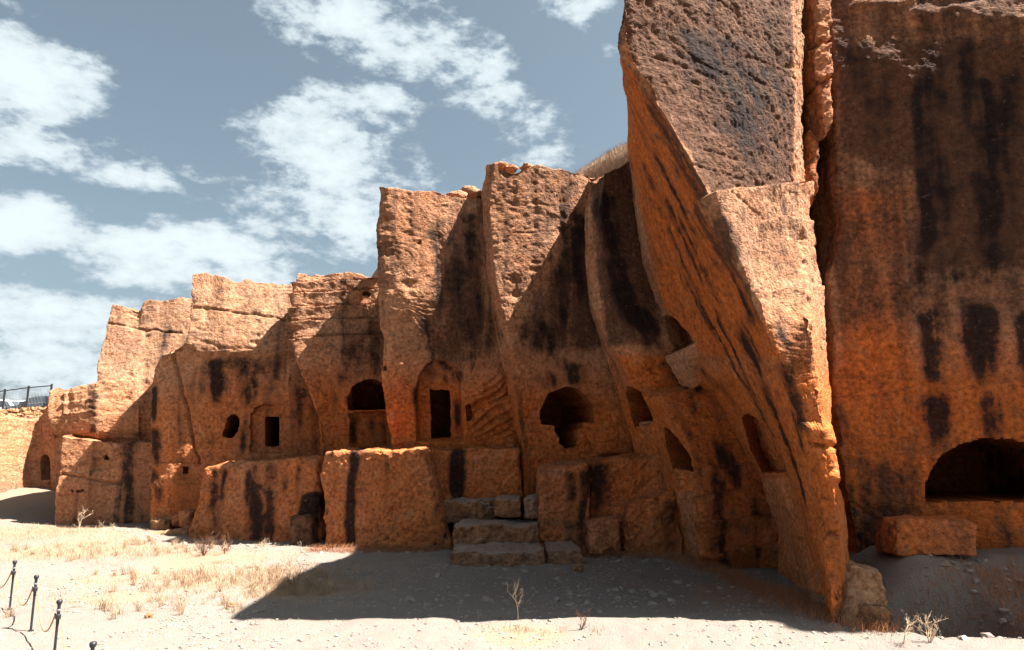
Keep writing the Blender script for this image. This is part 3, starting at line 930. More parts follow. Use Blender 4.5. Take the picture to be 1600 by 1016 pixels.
N.cut([(673, 616), (701, 617), (702, 686), (674, 687)], 5.0, 'doorway', 'upright black doorway')
# torn, folded bedding beside the doorway
reg = in_poly(N.px, N.py, [(725, 640), (745, 600), (780, 575), (800, 610), (812, 690), (735, 692)])
dd = poly_dist(N.px, N.py, [(725, 640), (745, 600), (780, 575), (800, 610), (812, 690), (735, 692), (725, 640)])
ww = np.where(reg, np.clip(dd / 14, 0, 1), 0) * N.facing
tt = (N.py + 0.62 * N.px + 6 * vnoise(np.stack([N.px * 0.03, N.py * 0.03, N.px * 0], -1)))
rip = np.abs(((tt / 13.0) % 1.0) - 0.35) ** 0.7
N.disp += 0.62 * ww * (-0.16 + 0.42 * rip + 0.22 * fbm(np.stack([N.px * 0.06, N.py * 0.06, N.px * 0], -1), 3))
N.cut([(728, 636), (734, 632), (738, 642), (737, 658), (732, 660), (729, 648)], 0.7, 'hole', None, jitter=2)
N.groove([(738, 640), (760, 628), (790, 600)], 3, 0.16)
N.groove([(590, 385), (600, 390), (606, 400)], 2, 0.04)
for q in [(598, 612), (655, 380), (601, 575)]:
    N.cut([(q[0] - 2, q[1] - 3), (q[0] + 2, q[1] - 3), (q[0] + 3, q[1] + 3), (q[0] - 2, q[1] + 3)], 0.2)
for s in [(690, 340, 480, 60, .55), (670, 470, 600, 22, .6), (715, 400, 600, 40, .55), (735, 330, 440, 34, .6), (668, 566, 600, 34, .6), (710, 570, 600, 26, .7), (650, 600, 640, 14, .7), (711, 620, 680, 16, .9), (690, 560, 610, 40, .5), (745, 450, 600, 24, .5)]:
    N.streak(*s)
N.patch([(588, 295), (745, 300), (700, 430), (600, 430)], 'patina', 0.05, 12)
N.patch([(670, 430), (740, 330), (760, 430), (790, 560), (700, 600), (665, 580)], 'patina', 0.38, 20)
N.patch([(600, 420), (655, 420), (650, 690), (605, 690)], 'patina', -0.4, 14)
N.finish('rock_face', door, M_ROCK)

# --- banded buttress with the lunette opening
band = root('rock_buttress', PG(540, 860), 'banded rock buttress with a dark lunette opening above a sunk panel', 'rock face', GRP)
c1 = column([(463, 425, 26.85), (457, 460, 26.63), (453, 510, 26.31), (458, 545, 26.09), (470, 585, 26.10), (484, 615, 26.30), (496, 645, 26.60), (499, 700, 26.80), (502, 870, 26.90)])
c2 = column([(505, 424, 27.15), (502, 500, 26.68), (505, 550, 26.41), (510, 600, 26.70), (516, 650, 26.90), (518, 700, 27.00), (518, 870, 27.10)])
c2b = column([(545, 428, 27.40), (543, 500, 26.94), (543, 550, 26.66), (545, 600, 26.95), (547, 700, 27.20), (547, 870, 27.30)])
c3 = column([(600, 430, 27.80), (598, 500, 27.34), (600, 560, 27.10), (603, 620, 27.50), (606, 700, 27.70), (606, 870, 27.80)])
c4 = column([(660, 430, 28.25), (660, 560, 27.60), (660, 700, 28.10), (660, 870, 28.20)])
N = Net([shift(c1, 0.6, 3.5), c1, c2, c2b, c3, c4], S2, coarse=(0, 4), top_back=3.5, seed=6)
for ly in (440, 457, 479, 501, 527):
    N.course([(455, ly + 3), (510, ly + 1), (560, ly - 1), (600, ly - 4)], 0.20, 11)
    N.groove([(455, ly + 1), (510, ly - 1), (560, ly - 3), (600, ly - 6)], 1.3, 0.07)
N.course([(455, 548), (520, 542), (600, 540)], 0.05, 12)
N.cut([(543, 640), (543, 622), (550, 606), (562, 597), (578, 592), (592, 594), (603, 606), (612, 622), (614, 640)], 5.5, 'lunette', 'black half-round opening')
N.cut([(545, 645), (612, 643), (612, 696), (546, 697)], 0.30, 'panel', 'sunk panel streaked black', jitter=2)
N.cut([(567, 459), (574, 457), (580, 460), (576, 464), (568, 463)], 0.5, 'hole')
for s in [(552, 645, 695, 16, .7), (582, 645, 695, 12, .6), (600, 650, 695, 16, .5), (540, 560, 600, 30, .7), (520, 580, 640, 20, .5), (575, 545, 595, 40, .6), (590, 500, 560, 30, .5), (550, 540, 600, 24, .5)]:
    N.streak(*s)
N.patch([(510, 560), (600, 480), (605, 600), (540, 600)], 'patina', 0.3, 16)
N.finish('rock_face', band, M_ROCK)
N = None

# --- buttress with the small framed door and the round hole
small = root('rock_buttress', PG(380, 850), 'rock buttress with a small framed door and a ragged hole beside it', 'rock face', GRP)
b1 = column([(299, 431, 27.75), (297, 480, 27.38), (293, 522, 27.07), (284, 538, 26.95), (256, 553, 27.20), (242, 570, 27.75), (236, 600, 27.90), (235, 700, 27.95), (230, 860, 28.00)])
b1b = column([(322, 432, 27.90), (322, 500, 27.39), (318, 530, 27.16), (310, 548, 27.10), (286, 565, 27.60), (276, 590, 27.75), (272, 700, 27.80), (270, 860, 27.85)])
b2 = column([(350, 437, 28.10), (350, 545, 27.25), (345, 560, 27.40), (336, 620, 28.00), (332, 715, 28.20), (330, 860, 28.30)])
b3 = column([(400, 438, 28.45), (400, 545, 27.60), (400, 560, 27.75), (400, 620, 28.35), (400, 715, 28.50), (400, 860, 28.60)])
b4 = column([(460, 440, 28.85), (458, 500, 28.36), (474, 580, 28.20), (495, 640, 28.70), (497, 715, 28.90), (497, 860, 28.90)])
b5 = column([(550, 440, 29.45), (550, 580, 28.80), (560, 715, 29.40), (560, 860, 29.40)])
N = Net([shift(b1, 0.8, 3.5), b1, b1b, b2, b3, b4, b5], S3, coarse=(0, 5), top_back=4, seed=7)
N.groove([(300, 480), (330, 483), (370, 488), (400, 492), (445, 500)], 1.4, 0.10)
N.groove([(300, 530), (350, 545), (400, 545)], 3, 0.03)
N.groove([(272, 548), (276, 580), (287, 610), (294, 660), (304, 700), (312, 725)], 1.8, 0.22, 3)
N.groove([(235, 722), (270, 723), (310, 724)], 1.3, 0.07)
N.cut([(270, 542), (275, 538), (278, 546), (274, 552), (270, 549)], 0.4, 'hole')
N.cut([(350, 672), (353, 656), (362, 649), (372, 652), (375, 664), (370, 676), (360, 682), (350, 682)], 3.5, 'hole', 'ragged black hole in the rock', jitter=3)
N.cut(arch(391, 441, 631, 655, 707), 0.30, 'arched_recess', 'shallow arched recess framing the door', jitter=.6)
N.cut([(412, 652), (433, 652), (433, 697), (412, 698)], 4.5, 'doorway', 'small rectangular black door', jitter=.5)
N.cut([(286, 729), (294, 729), (294, 740), (286, 740)], 0.5, 'hole', 'small square socket', jitter=.3)
for s in [(345, 556, 630, 26, .9), (330, 560, 620, 20, .7), (388, 556, 640, 30, .8), (382, 640, 690, 10, .6), (380, 660, 705, 18, .9), (425, 570, 640, 30, .5), (242, 600, 660, 14, .9), (245, 665, 725, 20, .9), (246, 730, 790, 18, .9), (308, 570, 640, 20, .5), (355, 690, 712, 14, .5)]:
    N.streak(*s)
N.patch([(310, 560), (450, 550), (470, 600), (330, 640)], 'patina', 0.35, 16)
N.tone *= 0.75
N.finish('rock_face', small, M_ROCK)

# --- far buttress with the undercut left edge
lean = root('rock_buttress', PG(200, 815), 'far rock buttress whose sunlit left edge is undercut in a curve', 'rock face', GRP)
a1 = column([(173, 478, 30.60), (162, 520, 30.31), (152, 560, 29.99), (146, 600, 29.67), (141, 640, 29.40), (147, 658, 29.60), (165, 678, 29.90), (178, 720, 30.00), (186, 760, 30.10), (205, 790, 30.20), (226, 815, 30.30), (229, 860, 30.30)])
a1b = column([(205, 476, 30.90), (203, 560, 30.34), (200, 640, 29.90), (204, 690, 30.10), (212, 740, 30.30), (225, 800, 30.50), (240, 860, 30.60)])
a2 = column([(216, 484, 31.00), (214, 560, 30.46), (212, 640, 30.00), (216, 700, 30.30), (226, 770, 30.50), (245, 860, 30.70)])
a3 = column([(228, 468, 31.10), (226, 560, 30.61), (226, 640, 30.20), (230, 700, 30.40), (240, 800, 30.60), (255, 860, 30.80)])
a4 = column([(297, 469, 31.80), (297, 560, 31.21), (297, 700, 31.00), (300, 860, 31.00)])
a5 = column([(380, 470, 32.60), (380, 860, 31.80)])
N = Net([shift(a1, 0.8, 3.5), a1, a1b, a2, a3, a4, a5], S3, coarse=(0, 5), top_back=4, seed=8)
N.groove([(165, 503), (195, 508), (230, 515), (285, 520)], 1.3, 0.10)
N.course([(140, 598), (200, 594), (240, 590)], 0.05, 10)
N.course([(140, 635), (200, 628), (240, 625)], 0.04, 10)
N.groove([(182, 725), (235, 738)], 1.3, 0.08)
for s in [(192, 672, 690, 10, .6), (216, 668, 690, 12, .6), (204, 740, 800, 10, .9), (226, 738, 780, 10, .9), (225, 610, 640, 20, .4), (190, 690, 720, 60, .35)]:
    N.streak(*s)
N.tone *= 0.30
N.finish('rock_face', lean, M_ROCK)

# --- low split block in front of it and the stepped tower behind
low = root('rock_outcrop', PG(140, 820), 'split low rock block with rows of small sockets, crossed by a diagonal shadow', 'rock face')
l1 = column([(95, 681, 28.60), (90, 730, 28.60), (84, 780, 28.60), (80, 835, 28.60)])
l2 = column([(150, 687, 28.90), (150, 835, 28.90)])
l3 = column([(186, 692, 29.10), (200, 740, 29.20), (235, 835, 29.40)])
l4 = column([(280, 692, 29.80), (280, 835, 29.90)])
N = Net([shift(l1, 0.2, 4), l1, l2, l3, l4], S3, coarse=(0, 3), top_back=3.5, seed=9, top_rough=0.08)
N.groove([(86, 741), (120, 746), (150, 751), (190, 757)], 1.5, 0.14)
N.groove([(160, 757), (188, 756)], 2.5, 0.15)
for q in [(113, 768), (121, 768), (128, 767)]:
    N.cut([(q[0] - 2, q[1] - 2), (q[0] + 2, q[1] - 2), (q[0] + 2, q[1] + 2), (q[0] - 2, q[1] + 2)], 0.3, 'socket', None, jitter=.2)
N.cut([(145, 716), (171, 714), (171, 735), (145, 735)], 0.10, None, None, jitter=.4)
N.cut([(162, 711), (168, 711), (168, 718), (162, 718)], 0.4, 'socket', None, jitter=.2)
N.streak(212, 790, 815, 24, .5)
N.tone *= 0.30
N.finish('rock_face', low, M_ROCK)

tower = root('rock_outcrop', PG(110, 830), 'stepped rock head with cut ledges beside the fenced car park', 'rock face')
t1 = column([(76, 612, 29.60), (74, 640, 29.31), (73, 662, 29.10), (79, 680, 29.30), (84, 684, 30.30), (84, 720, 30.70)])
t2 = column([(108, 604, 29.70), (108, 660, 29.20), (110, 681, 29.40), (112, 685, 29.90), (112, 720, 30.30)])
t3 = column([(150, 597, 29.80), (150, 660, 29.30), (155, 684, 29.45), (155, 688, 29.70), (155, 720, 29.90)])
t4 = column([(220, 597, 30.40), (220, 660, 29.90), (220, 690, 30.10), (220, 720, 30.30)])
N = Net([shift(t1, 0.2, 4), t1, t2, t3, t4], S3, coarse=(0, 3), top_back=4, seed=10)
for ly in (614, 629, 645):
    N.course([(104, ly + 1), (125, ly), (150, ly - 3)], 0.16, 9)
N.course([(74, 622), (104, 617)], 0.1, 9)
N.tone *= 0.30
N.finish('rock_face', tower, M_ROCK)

alc = root('rock_alcove', PG(65, 772, .8), 'shaded rock alcove with a small arched door behind the far bank', 'rock face')
k1 = column([(40, 655, 36.2), (38, 790, 36.0)])
k2 = column([(50, 655, 36.4), (48, 790, 36.2)])
k3 = column([(62, 650, 36.6), (60, 790, 36.4)])
k4 = column([(74, 640, 36.3), (80, 700, 36.3), (92, 790, 36.2)])
k5 = column([(100, 640, 35.6), (110, 790, 35.6)])
N = Net([shift(k1, -1.0, -3), k1, k2, k3, k4, k5], S3, top_back=2.5, seed=11, round_m=.2)
N.cut(arch(63, 77, 711, 722, 750, 6), 0.9, 'doorway', 'small arched door in shade', jitter=.4)
N.streak(60, 715, 750, 10, .6)
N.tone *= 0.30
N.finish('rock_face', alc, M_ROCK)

# ------------------------------------------------------------------ ledges and hewn blocks at the foot of the cliff
GL = 'hewn ledges left standing below the tombs'
def ledge(label, *a, name='rock_ledge', **k):
    o = stone(name, *a, None, **k) if False else stone(name, *a, **k)
    return tag(o, label, 'ledge', GL)

ledge('broad rock ledge with sloping sunlit left end below the small framed door', [(318, 729), (497, 716), (501, 856), (286, 858)], (25.6, 24.5, 24.4, 25.4), 30.6, M_ROCK, r=0.22, step=.045, rough=.07, seed=31,
      stains=[(330, 730, 800, 18, .8), (345, 735, 790, 10, .8), (385, 735, 800, 14, .9), (402, 725, 850, 26, 1.1), (425, 725, 850, 22, 1.1), (412, 800, 850, 40, 1.0), (450, 730, 770, 16, .6), (470, 725, 780, 14, .7), (490, 770, 850, 34, 1.2)], tone=.65, patina=.15)
ledge('long orange rock ledge with a narrow black streak below the lunette opening', [(503, 706), (660, 701), (707, 860), (507, 860)], (23.6, 22.6, 22.5, 23.5), 28.4, M_ROCK, r=0.12, step=.042, rough=.065, seed=32,
      stains=[(551, 700, 870, 17, 1.4), (605, 705, 800, 16, .45), (520, 704, 722, 30, .6), (670, 800, 850, 60, .3)], tone=.75, patina=.0)
ledge('recessed rock ledge with a wide black stain below the tall doorway', [(661, 704), (812, 700), (816, 792), (672, 792)], 24.0, 26.2, M_ROCK, r=0.09, step=.04, rough=.06, seed=33,
      stains=[(717, 700, 775, 24, 1.4)], tone=.8, patina=.0)
ledge('tall square rock ledge with a sloping pale top right of the steps', [(846, 738), (921, 724), (922, 872), (838, 868)], 21.6, 25.2, M_ROCK, r=0.10, step=.04, rough=.06, seed=34, back_dz=.12,
      stains=[(890, 735, 800, 20, .9), (910, 735, 850, 22, 1.0), (905, 800, 850, 50, .7), (850, 735, 750, 14, .5)], tone=.75, patina=.2)
ledge('wide rock ledge with rounded back, between the tall square ledge and the spur', [(922, 720), (1036, 712), (1066, 880), (922, 872)], 22.2, 25.6, M_ROCK, r=0.12, step=.04, rough=.075, seed=35,
      stains=[(938, 725, 780, 36, 1.0), (930, 780, 840, 20, .6)], tone=.8, patina=.1)
ledge('low slanting rock ledge against the foot of the spur', [(982, 792), (1054, 768), (1072, 884), (974, 880)], 21.4, 23.5, M_ROCK, r=0.10, step=.04, rough=.06, seed=36,
      stains=[(1045, 780, 860, 30, .8)], tone=.8, patina=.1)
o = stone('hewn_block', [(919, 815), (968, 810), (972, 868), (921, 868)], 21.0, 22.4, M_ROCK, None, .06, .035, .035, 37, tone=.6, patina=.2)
tag(o, 'squat hewn block with whitish top in front of the wide ledge', 'block')
o = stone('hewn_block', [(452, 809), (487, 806), (489, 858), (450, 858)], 23.9, 25.0, M_ROCK, None, .06, .04, .05, 38, tone=.3, patina=.6, base_stain=.35)
tag(o, 'dark weathered block standing before the broad ledge', 'block')

steps = root('rock_steps', PG(800, 888), 'worn rock-cut steps with whitish treads below the big arch', 'steps')
stone('step', [(703, 862), (851, 862), (852, 892), (700, 896)], 19.8, 22.0, M_STEP, steps, .035, .03, .065, 41, tone=.6, patina=.15, base_stain=.22)
stone('step', [(855, 863), (909, 862), (916, 890), (854, 892)], 19.9, 21.9, M_STEP, steps, .035, .03, .065, 42, tone=.6, patina=.15, base_stain=.22)
stone('step', [(710, 822), (841, 822), (845, 860), (709, 862)], 21.3, 23.4, M_STEP, steps, .035, .03, .065, 43, tone=.6, patina=.15, base_stain=.22)
stone('step', [(692, 784), (772, 784), (776, 815), (690, 817)], 23.1, 25.0, M_STEP, steps, .06, .035, .06, 44, tone=.6, patina=.15, base_stain=.22)
o = stone('hewn_block', [(773, 780), (812, 779), (814, 809), (771, 809)], 22.5, 24.2, M_STEP, None, .07, .035, .04, 45, tone=.7, patina=.0)
tag(o, 'rounded cubic block sitting on the steps', 'block')
o = stone('hewn_block', [(819, 780), (841, 780), (843, 811), (819, 812)], 22.4, 23.8, M_STEP, None, .06, .035, .05, 46, tone=.3, patina=.2, base_stain=.15)
tag(o, 'narrow pale block wedged between the steps and the tall square ledge', 'block')

o = stone('fallen_block', [(1402, 810), (1525, 816), (1530, 872), (1400, 868)], (15.9, 15.6, 15.5, 15.8), 16.7, M_ROCK, None, .05, .03, .04, 47, tone=.8, patina=.25)
tag(o, 'long rough block lying before the wide low arch', 'block')
o = stone('hewn_block', [(1326, 884), (1382, 892), (1396, 945), (1324, 1010)], (14.0, 13.9, 13.8, 13.4), 15.4, M_PALE, None, .08, .03, .06, 48, tone=.35, patina=.05)
tag(o, 'pale stepped block at the foot of the leaning fin', 'block')
o = stone('hewn_block', [(1350, 948), (1400, 955), (1408, 1030), (1352, 1030)], (13.5, 13.4, 13.3, 13.3), 14.6, M_PALE, None, .08, .03, .05, 49, tone=.5, patina=.45)
tag(o, 'dark low block in the trench below the pale stepped block', 'block')

# rubble heap left of the broad ledge
for k, (fr, y, lb) in enumerate([
        ([(212, 838), (292, 826), (296, 850), (210, 856)], 26.0, 'flat sunlit slab at the foot of the far buttresses'),
        ([(232, 812), (258, 808), (262, 832), (232, 834)], 27.3, 'pale upright block behind the flat sunlit slab'),
        ([(262, 806), (280, 803), (282, 822), (262, 824)], 27.6, 'brown cubic block leaning on the broad ledge'),
        ([(280, 800), (297, 797), (299, 822), (281, 824)], 27.2, 'dark block nearest the sloping ledge end'),
        ([(172, 845), (208, 841), (210, 853), (172, 855)], 26.5, 'flat brown slab lying in the shade of the low split block'),
        ([(200, 852), (285, 846), (300, 862), (215, 866)], 24.9, 'flat whitish slab level with the ground before the rubble')]):
    o = stone('fallen_block', fr, y, y + 1.3, M_PALE if k in (0, 1, 5) else M_ROCK, None, .07, .05, .06, 60 + k, tone=.5, patina=.1 if k < 2 else .3)
    tag(o, lb, 'block')


# ------------------------------------------------------------------ plateau above the cliff
px_top = np.array([-30, -21, -17.2, -16.5, -13.6, -9.6, -7.5, -4.6, -1.2, 2.5, 4.0, 7.5, 14, 40])
z_top = np.array([4.3, 4.3, 4.3, 8.7, 9.3, 9.3, 9.5, 11.6, 13.0, 14.5, 15.1, 15.6, 17.5, 18])
y_fr = np.array([39, 39, 36, 33.4, 33.2, 31.5, 29.4, 26.5, 26.6, 26.6, 25.4, 22.5, 24, 24])
ux = np.concatenate([np.linspace(-70, -22, 40), np.arange(-21.9, 18, 0.12), np.linspace(18.5, 60, 30)])
vy = np.concatenate([np.arange(0, 8, 0.15), 8 + np.cumsum(np.geomspace(0.2, 12, 40))])
UX, VY = np.meshgrid(ux, vy, indexing='ij')
FY = np.interp(UX, px_top, y_fr) + VY
FX = UX * FY / np.interp(UX, px_top, y_fr)
FZ = np.interp(UX, px_top, z_top) - 0.16 + 0.16 * fbm(np.stack([FX * 0.5, FY * 0.5, FX * 0], -1), 4)
FZ += sstep(0.5, 4.5, UX) * sstep(0, 6, VY) * 0.6 + 0.4 * sstep(-2, 2, UX) * sstep(0.3, 3, VY)
FZ -= 2.6 * (1 - sstep(0.0, 1.3, VY)) + 0.25 * np.exp(-VY / 0.6)
idx = np.arange(UX.size).reshape(UX.shape)
PF = np.stack([idx[:-1, :-1], idx[1:, :-1], idx[1:, 1:], idx[:-1, 1:]], -1).reshape(-1, 4)
hill = mesh_obj('hill', np.stack([FX, FY, FZ], -1).reshape(-1, 3), PF, M_GROUND, None, True, {'dry': np.full(UX.size, 0.75), 'low_bounce': np.zeros(UX.size)})
hill['kind'] = 'structure'


def hill_z(x, y):
    u = x
    for _ in range(12):
        u = x * np.interp(u, px_top, y_fr) / y
    vy_ = y - np.interp(u, px_top, y_fr)
    return np.interp(u, px_top, z_top) - 0.16 + sstep(0.5, 4.5, u) * sstep(0, 6, vy_) * 0.6 + 0.4 * sstep(-2, 2, u) * sstep(0.3, 3, vy_) - 2.6 * (1 - sstep(0.0, 1.3, vy_)) - 0.25 * np.exp(-np.maximum(vy_, 0) / 0.6)


# earth bank on the far left
q1 = column([(-170, 668, 37.5), (-170, 700, 36.0), (-170, 790, 31)])
q2 = column([(-10, 667, 38.0), (-10, 690, 37.2), (-10, 740, 35.5), (-10, 795, 31.5)])
q3 = column([(30, 666, 38.0), (28, 690, 37.6), (26, 740, 36.0), (20, 795, 33.0)])
q4 = column([(46, 664, 38.4), (42, 700, 38.2), (40, 790, 37.4)])
N = Net([q1, q2, q3, q4], 0.07, coarse=(0,), top_back=2.5, seed=12, rough=1.6, round_m=.3)
N.tone *= .45; N.stain *= 0; N.patina *= .4
bank = N.finish('bank', None, M_EARTH)[0]
bank['kind'] = 'structure'


# ------------------------------------------------------------------ scatter helpers
ICO_V = None
def ico():
    t = (1 + 5 ** .5) / 2
    v = np.array([(-1, t, 0), (1, t, 0), (-1, -t, 0), (1, -t, 0), (0, -1, t), (0, 1, t), (0, -1, -t), (0, 1, -t), (t, 0, -1), (t, 0, 1), (-t, 0, -1), (-t, 0, 1)], float)
    v /= np.linalg.norm(v[0])
    f = np.array([(0, 11, 5), (0, 5, 1), (0, 1, 7), (0, 7, 10), (0, 10, 11), (1, 5, 9), (5, 11, 4), (11, 10, 2), (10, 7, 6), (7, 1, 8), (3, 9, 4), (3, 4, 2), (3, 2, 6), (3, 6, 8), (3, 8, 9), (4, 9, 5), (2, 4, 11), (6, 2, 10), (8, 6, 7), (9, 8, 1)])
    return v, f


def pebbles(name, pts, sizes, mat, label):
    v, f = ico()
    n = len(pts)
    ang = RNG.uniform(0, 2 * math.pi, n)
    V = v[None] * (1 + 0.30 * RNG.standard_normal((n, 12, 1)).clip(-1, 1)) * np.stack([np.ones(n), RNG.uniform(.6, 1, n), RNG.uniform(.35, .7, n)], -1)[:, None, :]
    c, s = np.cos(ang)[:, None], np.sin(ang)[:, None]
    V = np.stack([V[..., 0] * c - V[..., 1] * s, V[..., 0] * s + V[..., 1] * c, V[..., 2]], -1) * sizes[:, None, None] + pts[:, None, :]
    F = (f[None] + (np.arange(n) * 12)[:, None, None]).reshape(-1, 3)
    o = mesh_obj(name, V.reshape(-1, 3), F, mat)
    return tag(o, label, None, kind='stuff')


def grass(name, pts, hgt, mat, label, lean=0.7, width=0.0035):
    n = len(pts)
    a = RNG.uniform(0, 2 * math.pi, n); h = hgt * RNG.uniform(0.45, 1.15, n)
    ln = lean * RNG.uniform(0.2, 1.2, n) * h
    d = np.stack([np.cos(a), np.sin(a), 0 * a], -1)
    s = np.stack([-np.sin(a + 1.0), np.cos(a + 1.0), 0 * a], -1) * width * RNG.uniform(.6, 1.5, n)[:, None]
    up = np.array((0, 0, 1.0))
    p0 = pts - up * 0.02
    p1 = pts + d * (ln * 0.3)[:, None] + up * (h * 0.6)[:, None]
    p2 = pts + d * ln[:, None] + up * h[:, None]
    V = np.stack([p0 - s, p0 + s, p1 + s * .8, p1 - s * .8, p2], 1).reshape(-1, 3)
    b = (np.arange(n) * 5)[:, None]
    F = np.concatenate([b + np.array([0, 1, 2]), b + np.array([0, 2, 3]), b + np.array([3, 2, 4])])
    o = mesh_obj(name, V, F, mat)
    return tag(o, label, None, kind='stuff')


def on_ground(xy):
    return np.concatenate([xy, g_z(xy[:, 0], xy[:, 1])[:, None]], 1)


def clumpy(n, cx, cy, rx, ry, clumps=40, spread=0.12):
    c = RNG.normal(0, 0.5, (clumps, 2)) * (rx, ry) + (cx, cy)
    k = RNG.integers(0, clumps, n)
    return c[k] + RNG.normal(0, spread, (n, 2))


def in_front(xy, lim):
    """keep only blades on open ground, not inside the rock"""
    return xy


# gravel over the open floor
n = 34000
xy = np.stack([RNG.uniform(-16, 12, n), RNG.uniform(9.5, 21, n)], -1)
keep = vnoise(np.stack([xy[:, 0] * .5, xy[:, 1] * .5, xy[:, 0] * 0], -1)) > RNG.uniform(-1, 1, n)
xy = xy[keep]
sz = 0.012 + 0.040 * RNG.random(len(xy)) ** 3
pebbles('gravel', on_ground(xy), sz, M_PEB, 'loose pale gravel strewn over the quarry floor')

# broken stone lying along the foot of the rock
ls = [((-6.4, 22.3), (-2.4, 22.2), 60), ((-11.8, 24.2), (-6.8, 24.0), 60), ((-2.0, 19.4), (2.2, 19.5), 70), ((2.2, 20.8), (4.9, 21.0), 50), ((5.5, 19.4), (6.4, 16.0), 60), ((-16, 27.5), (-12.5, 25.5), 60), ((8.5, 15.6), (12.5, 15.2), 60), ((7.8, 12.6), (10, 14.5), 60), ((9.5, 13.6), (13.5, 14.8), 160), ((-1.5, 17.5), (5.5, 16.5), 120), ((-3, 16), (4, 15.6), 80)]
rb = []
for (a, b, m) in ls:
    t = RNG.random(m)[:, None]
    rb.append(np.array(a) * (1 - t) + np.array(b) * t + RNG.normal(0, .28 if m < 70 else .7, (m, 2)))
rb = np.concatenate(rb)
pebbles('rubble', on_ground(rb), 0.03 + 0.10 * RNG.random(len(rb)) ** 3, M_PEB, 'broken stone lying along the foot of the rock')

# dry grass
c = PG(370, 905); g1_ = clumpy(5000, c[0], c[1], 3.2, 1.6, 220, .12)
c = PG(150, 862); g2_ = clumpy(5000, c[0], c[1], 5.0, 2.2, 300, .22)
c = PG(40, 835); g3_ = clumpy(5000, c[0], c[1], 4.0, 3.0, 400, .25)
c = PG(460, 925); g4_ = clumpy(3000, c[0], c[1], 1.5, .8, 50, .12)
c = PG(280, 940); g5_ = clumpy(1200, c[0], c[1], 3.0, 1.0, 40, .10)
c = PG(840, 985); g6_ = clumpy(260, c[0], c[1], 1.2, .25, 10, .10)
tc_ = np.concatenate([clumpy(70, *PG(370, 905)[:2], 3.4, 1.5, 70, .3), clumpy(50, *PG(150, 862)[:2], 5, 2, 50, .3), clumpy(24, *PG(460, 925)[:2], 1.6, .8, 24, .2), clumpy(14, *PG(250, 955)[:2], 2.5, .8, 14, .2)])
tuft = np.repeat(tc_, 42, 0) + RNG.normal(0, .045, (len(tc_) * 42, 2))
grass('grass', on_ground(tuft), 0.27, M_GRASS, 'taller tufts of dry straw on the sunlit quarry floor', 0.8)
grass('grass', on_ground(np.concatenate([g1_, g2_, g3_, g4_, g5_, g6_])), 0.11, M_GRASS, 'low dry straw grass on the sunlit quarry floor')
# russet grass hanging round the foot of the fin and the ledges
segs = [((6.55, 13.9), (6.2, 16.8), 3600, .34), ((6.3, 16.5), (5.6, 19.6), 2400, .26), ((5.4, 19.7), (4.9, 21.2), 1200, .22), ((-6.4, 22.6), (-2.2, 22.5), 1800, .14), ((4.9, 21.2), (1.0, 21.3), 1500, .16),
        ((6.7, 13.6), (7.1, 13.9), 500, .30), ((7.9, 14.6), (11.5, 15.2), 2600, .30), ((9.0, 13.9), (13.0, 14.4), 2400, .35)]
rp = []
for (a, b, m, sp) in segs:
    t = RNG.random(m)[:, None]
    rp.append(np.array(a) * (1 - t) + np.array(b) * t + RNG.normal(0, sp, (m, 2)) - np.array((0.10, 0.12)))
grass('grass', on_ground(np.concatenate(rp)), 0.22, M_GRASS_RED, 'russet dead grass clinging to the foot of the shaded rock', 0.9)
# straw on the hilltop
hx = RNG.uniform(0.2, 5.4, 26000); hy = 25.6 + 4.5 * RNG.random(26000) ** 1.3
kh = hill_z(hx, hy) > 12.4
hx, hy = hx[kh], hy[kh]
hp = np.stack([hx, hy, hill_z(hx, hy) - .04], -1)
grass('grass', hp, 0.34, M_GRASS, 'pale straw grass on the slope above the big arch')


# ------------------------------------------------------------------ dead shrubs
def tube(path, r0, r1, sides=4):
    path = np.asarray(path, float); n = len(path)
    V = []; F = []
    for i in range(n):
        d = path[min(i + 1, n - 1)] - path[max(i - 1, 0)]
        d /= np.linalg.norm(d) + 1e-9
        s = np.cross(d, (0.3, 0.2, 1.0)); s /= np.linalg.norm(s) + 1e-9
        t = np.cross(d, s); r = r0 + (r1 - r0) * i / max(1, n - 1)
        for k in range(sides):
            a = 2 * math.pi * k / sides
            V.append(path[i] + r * (s * math.cos(a) + t * math.sin(a)))
    for i in range(n - 1):
        for k in range(sides):
            a = i * sides + k; b = i * sides + (k + 1) % sides
            F.append((a, b, b + sides, a + sides))
    return np.array(V), np.array(F)


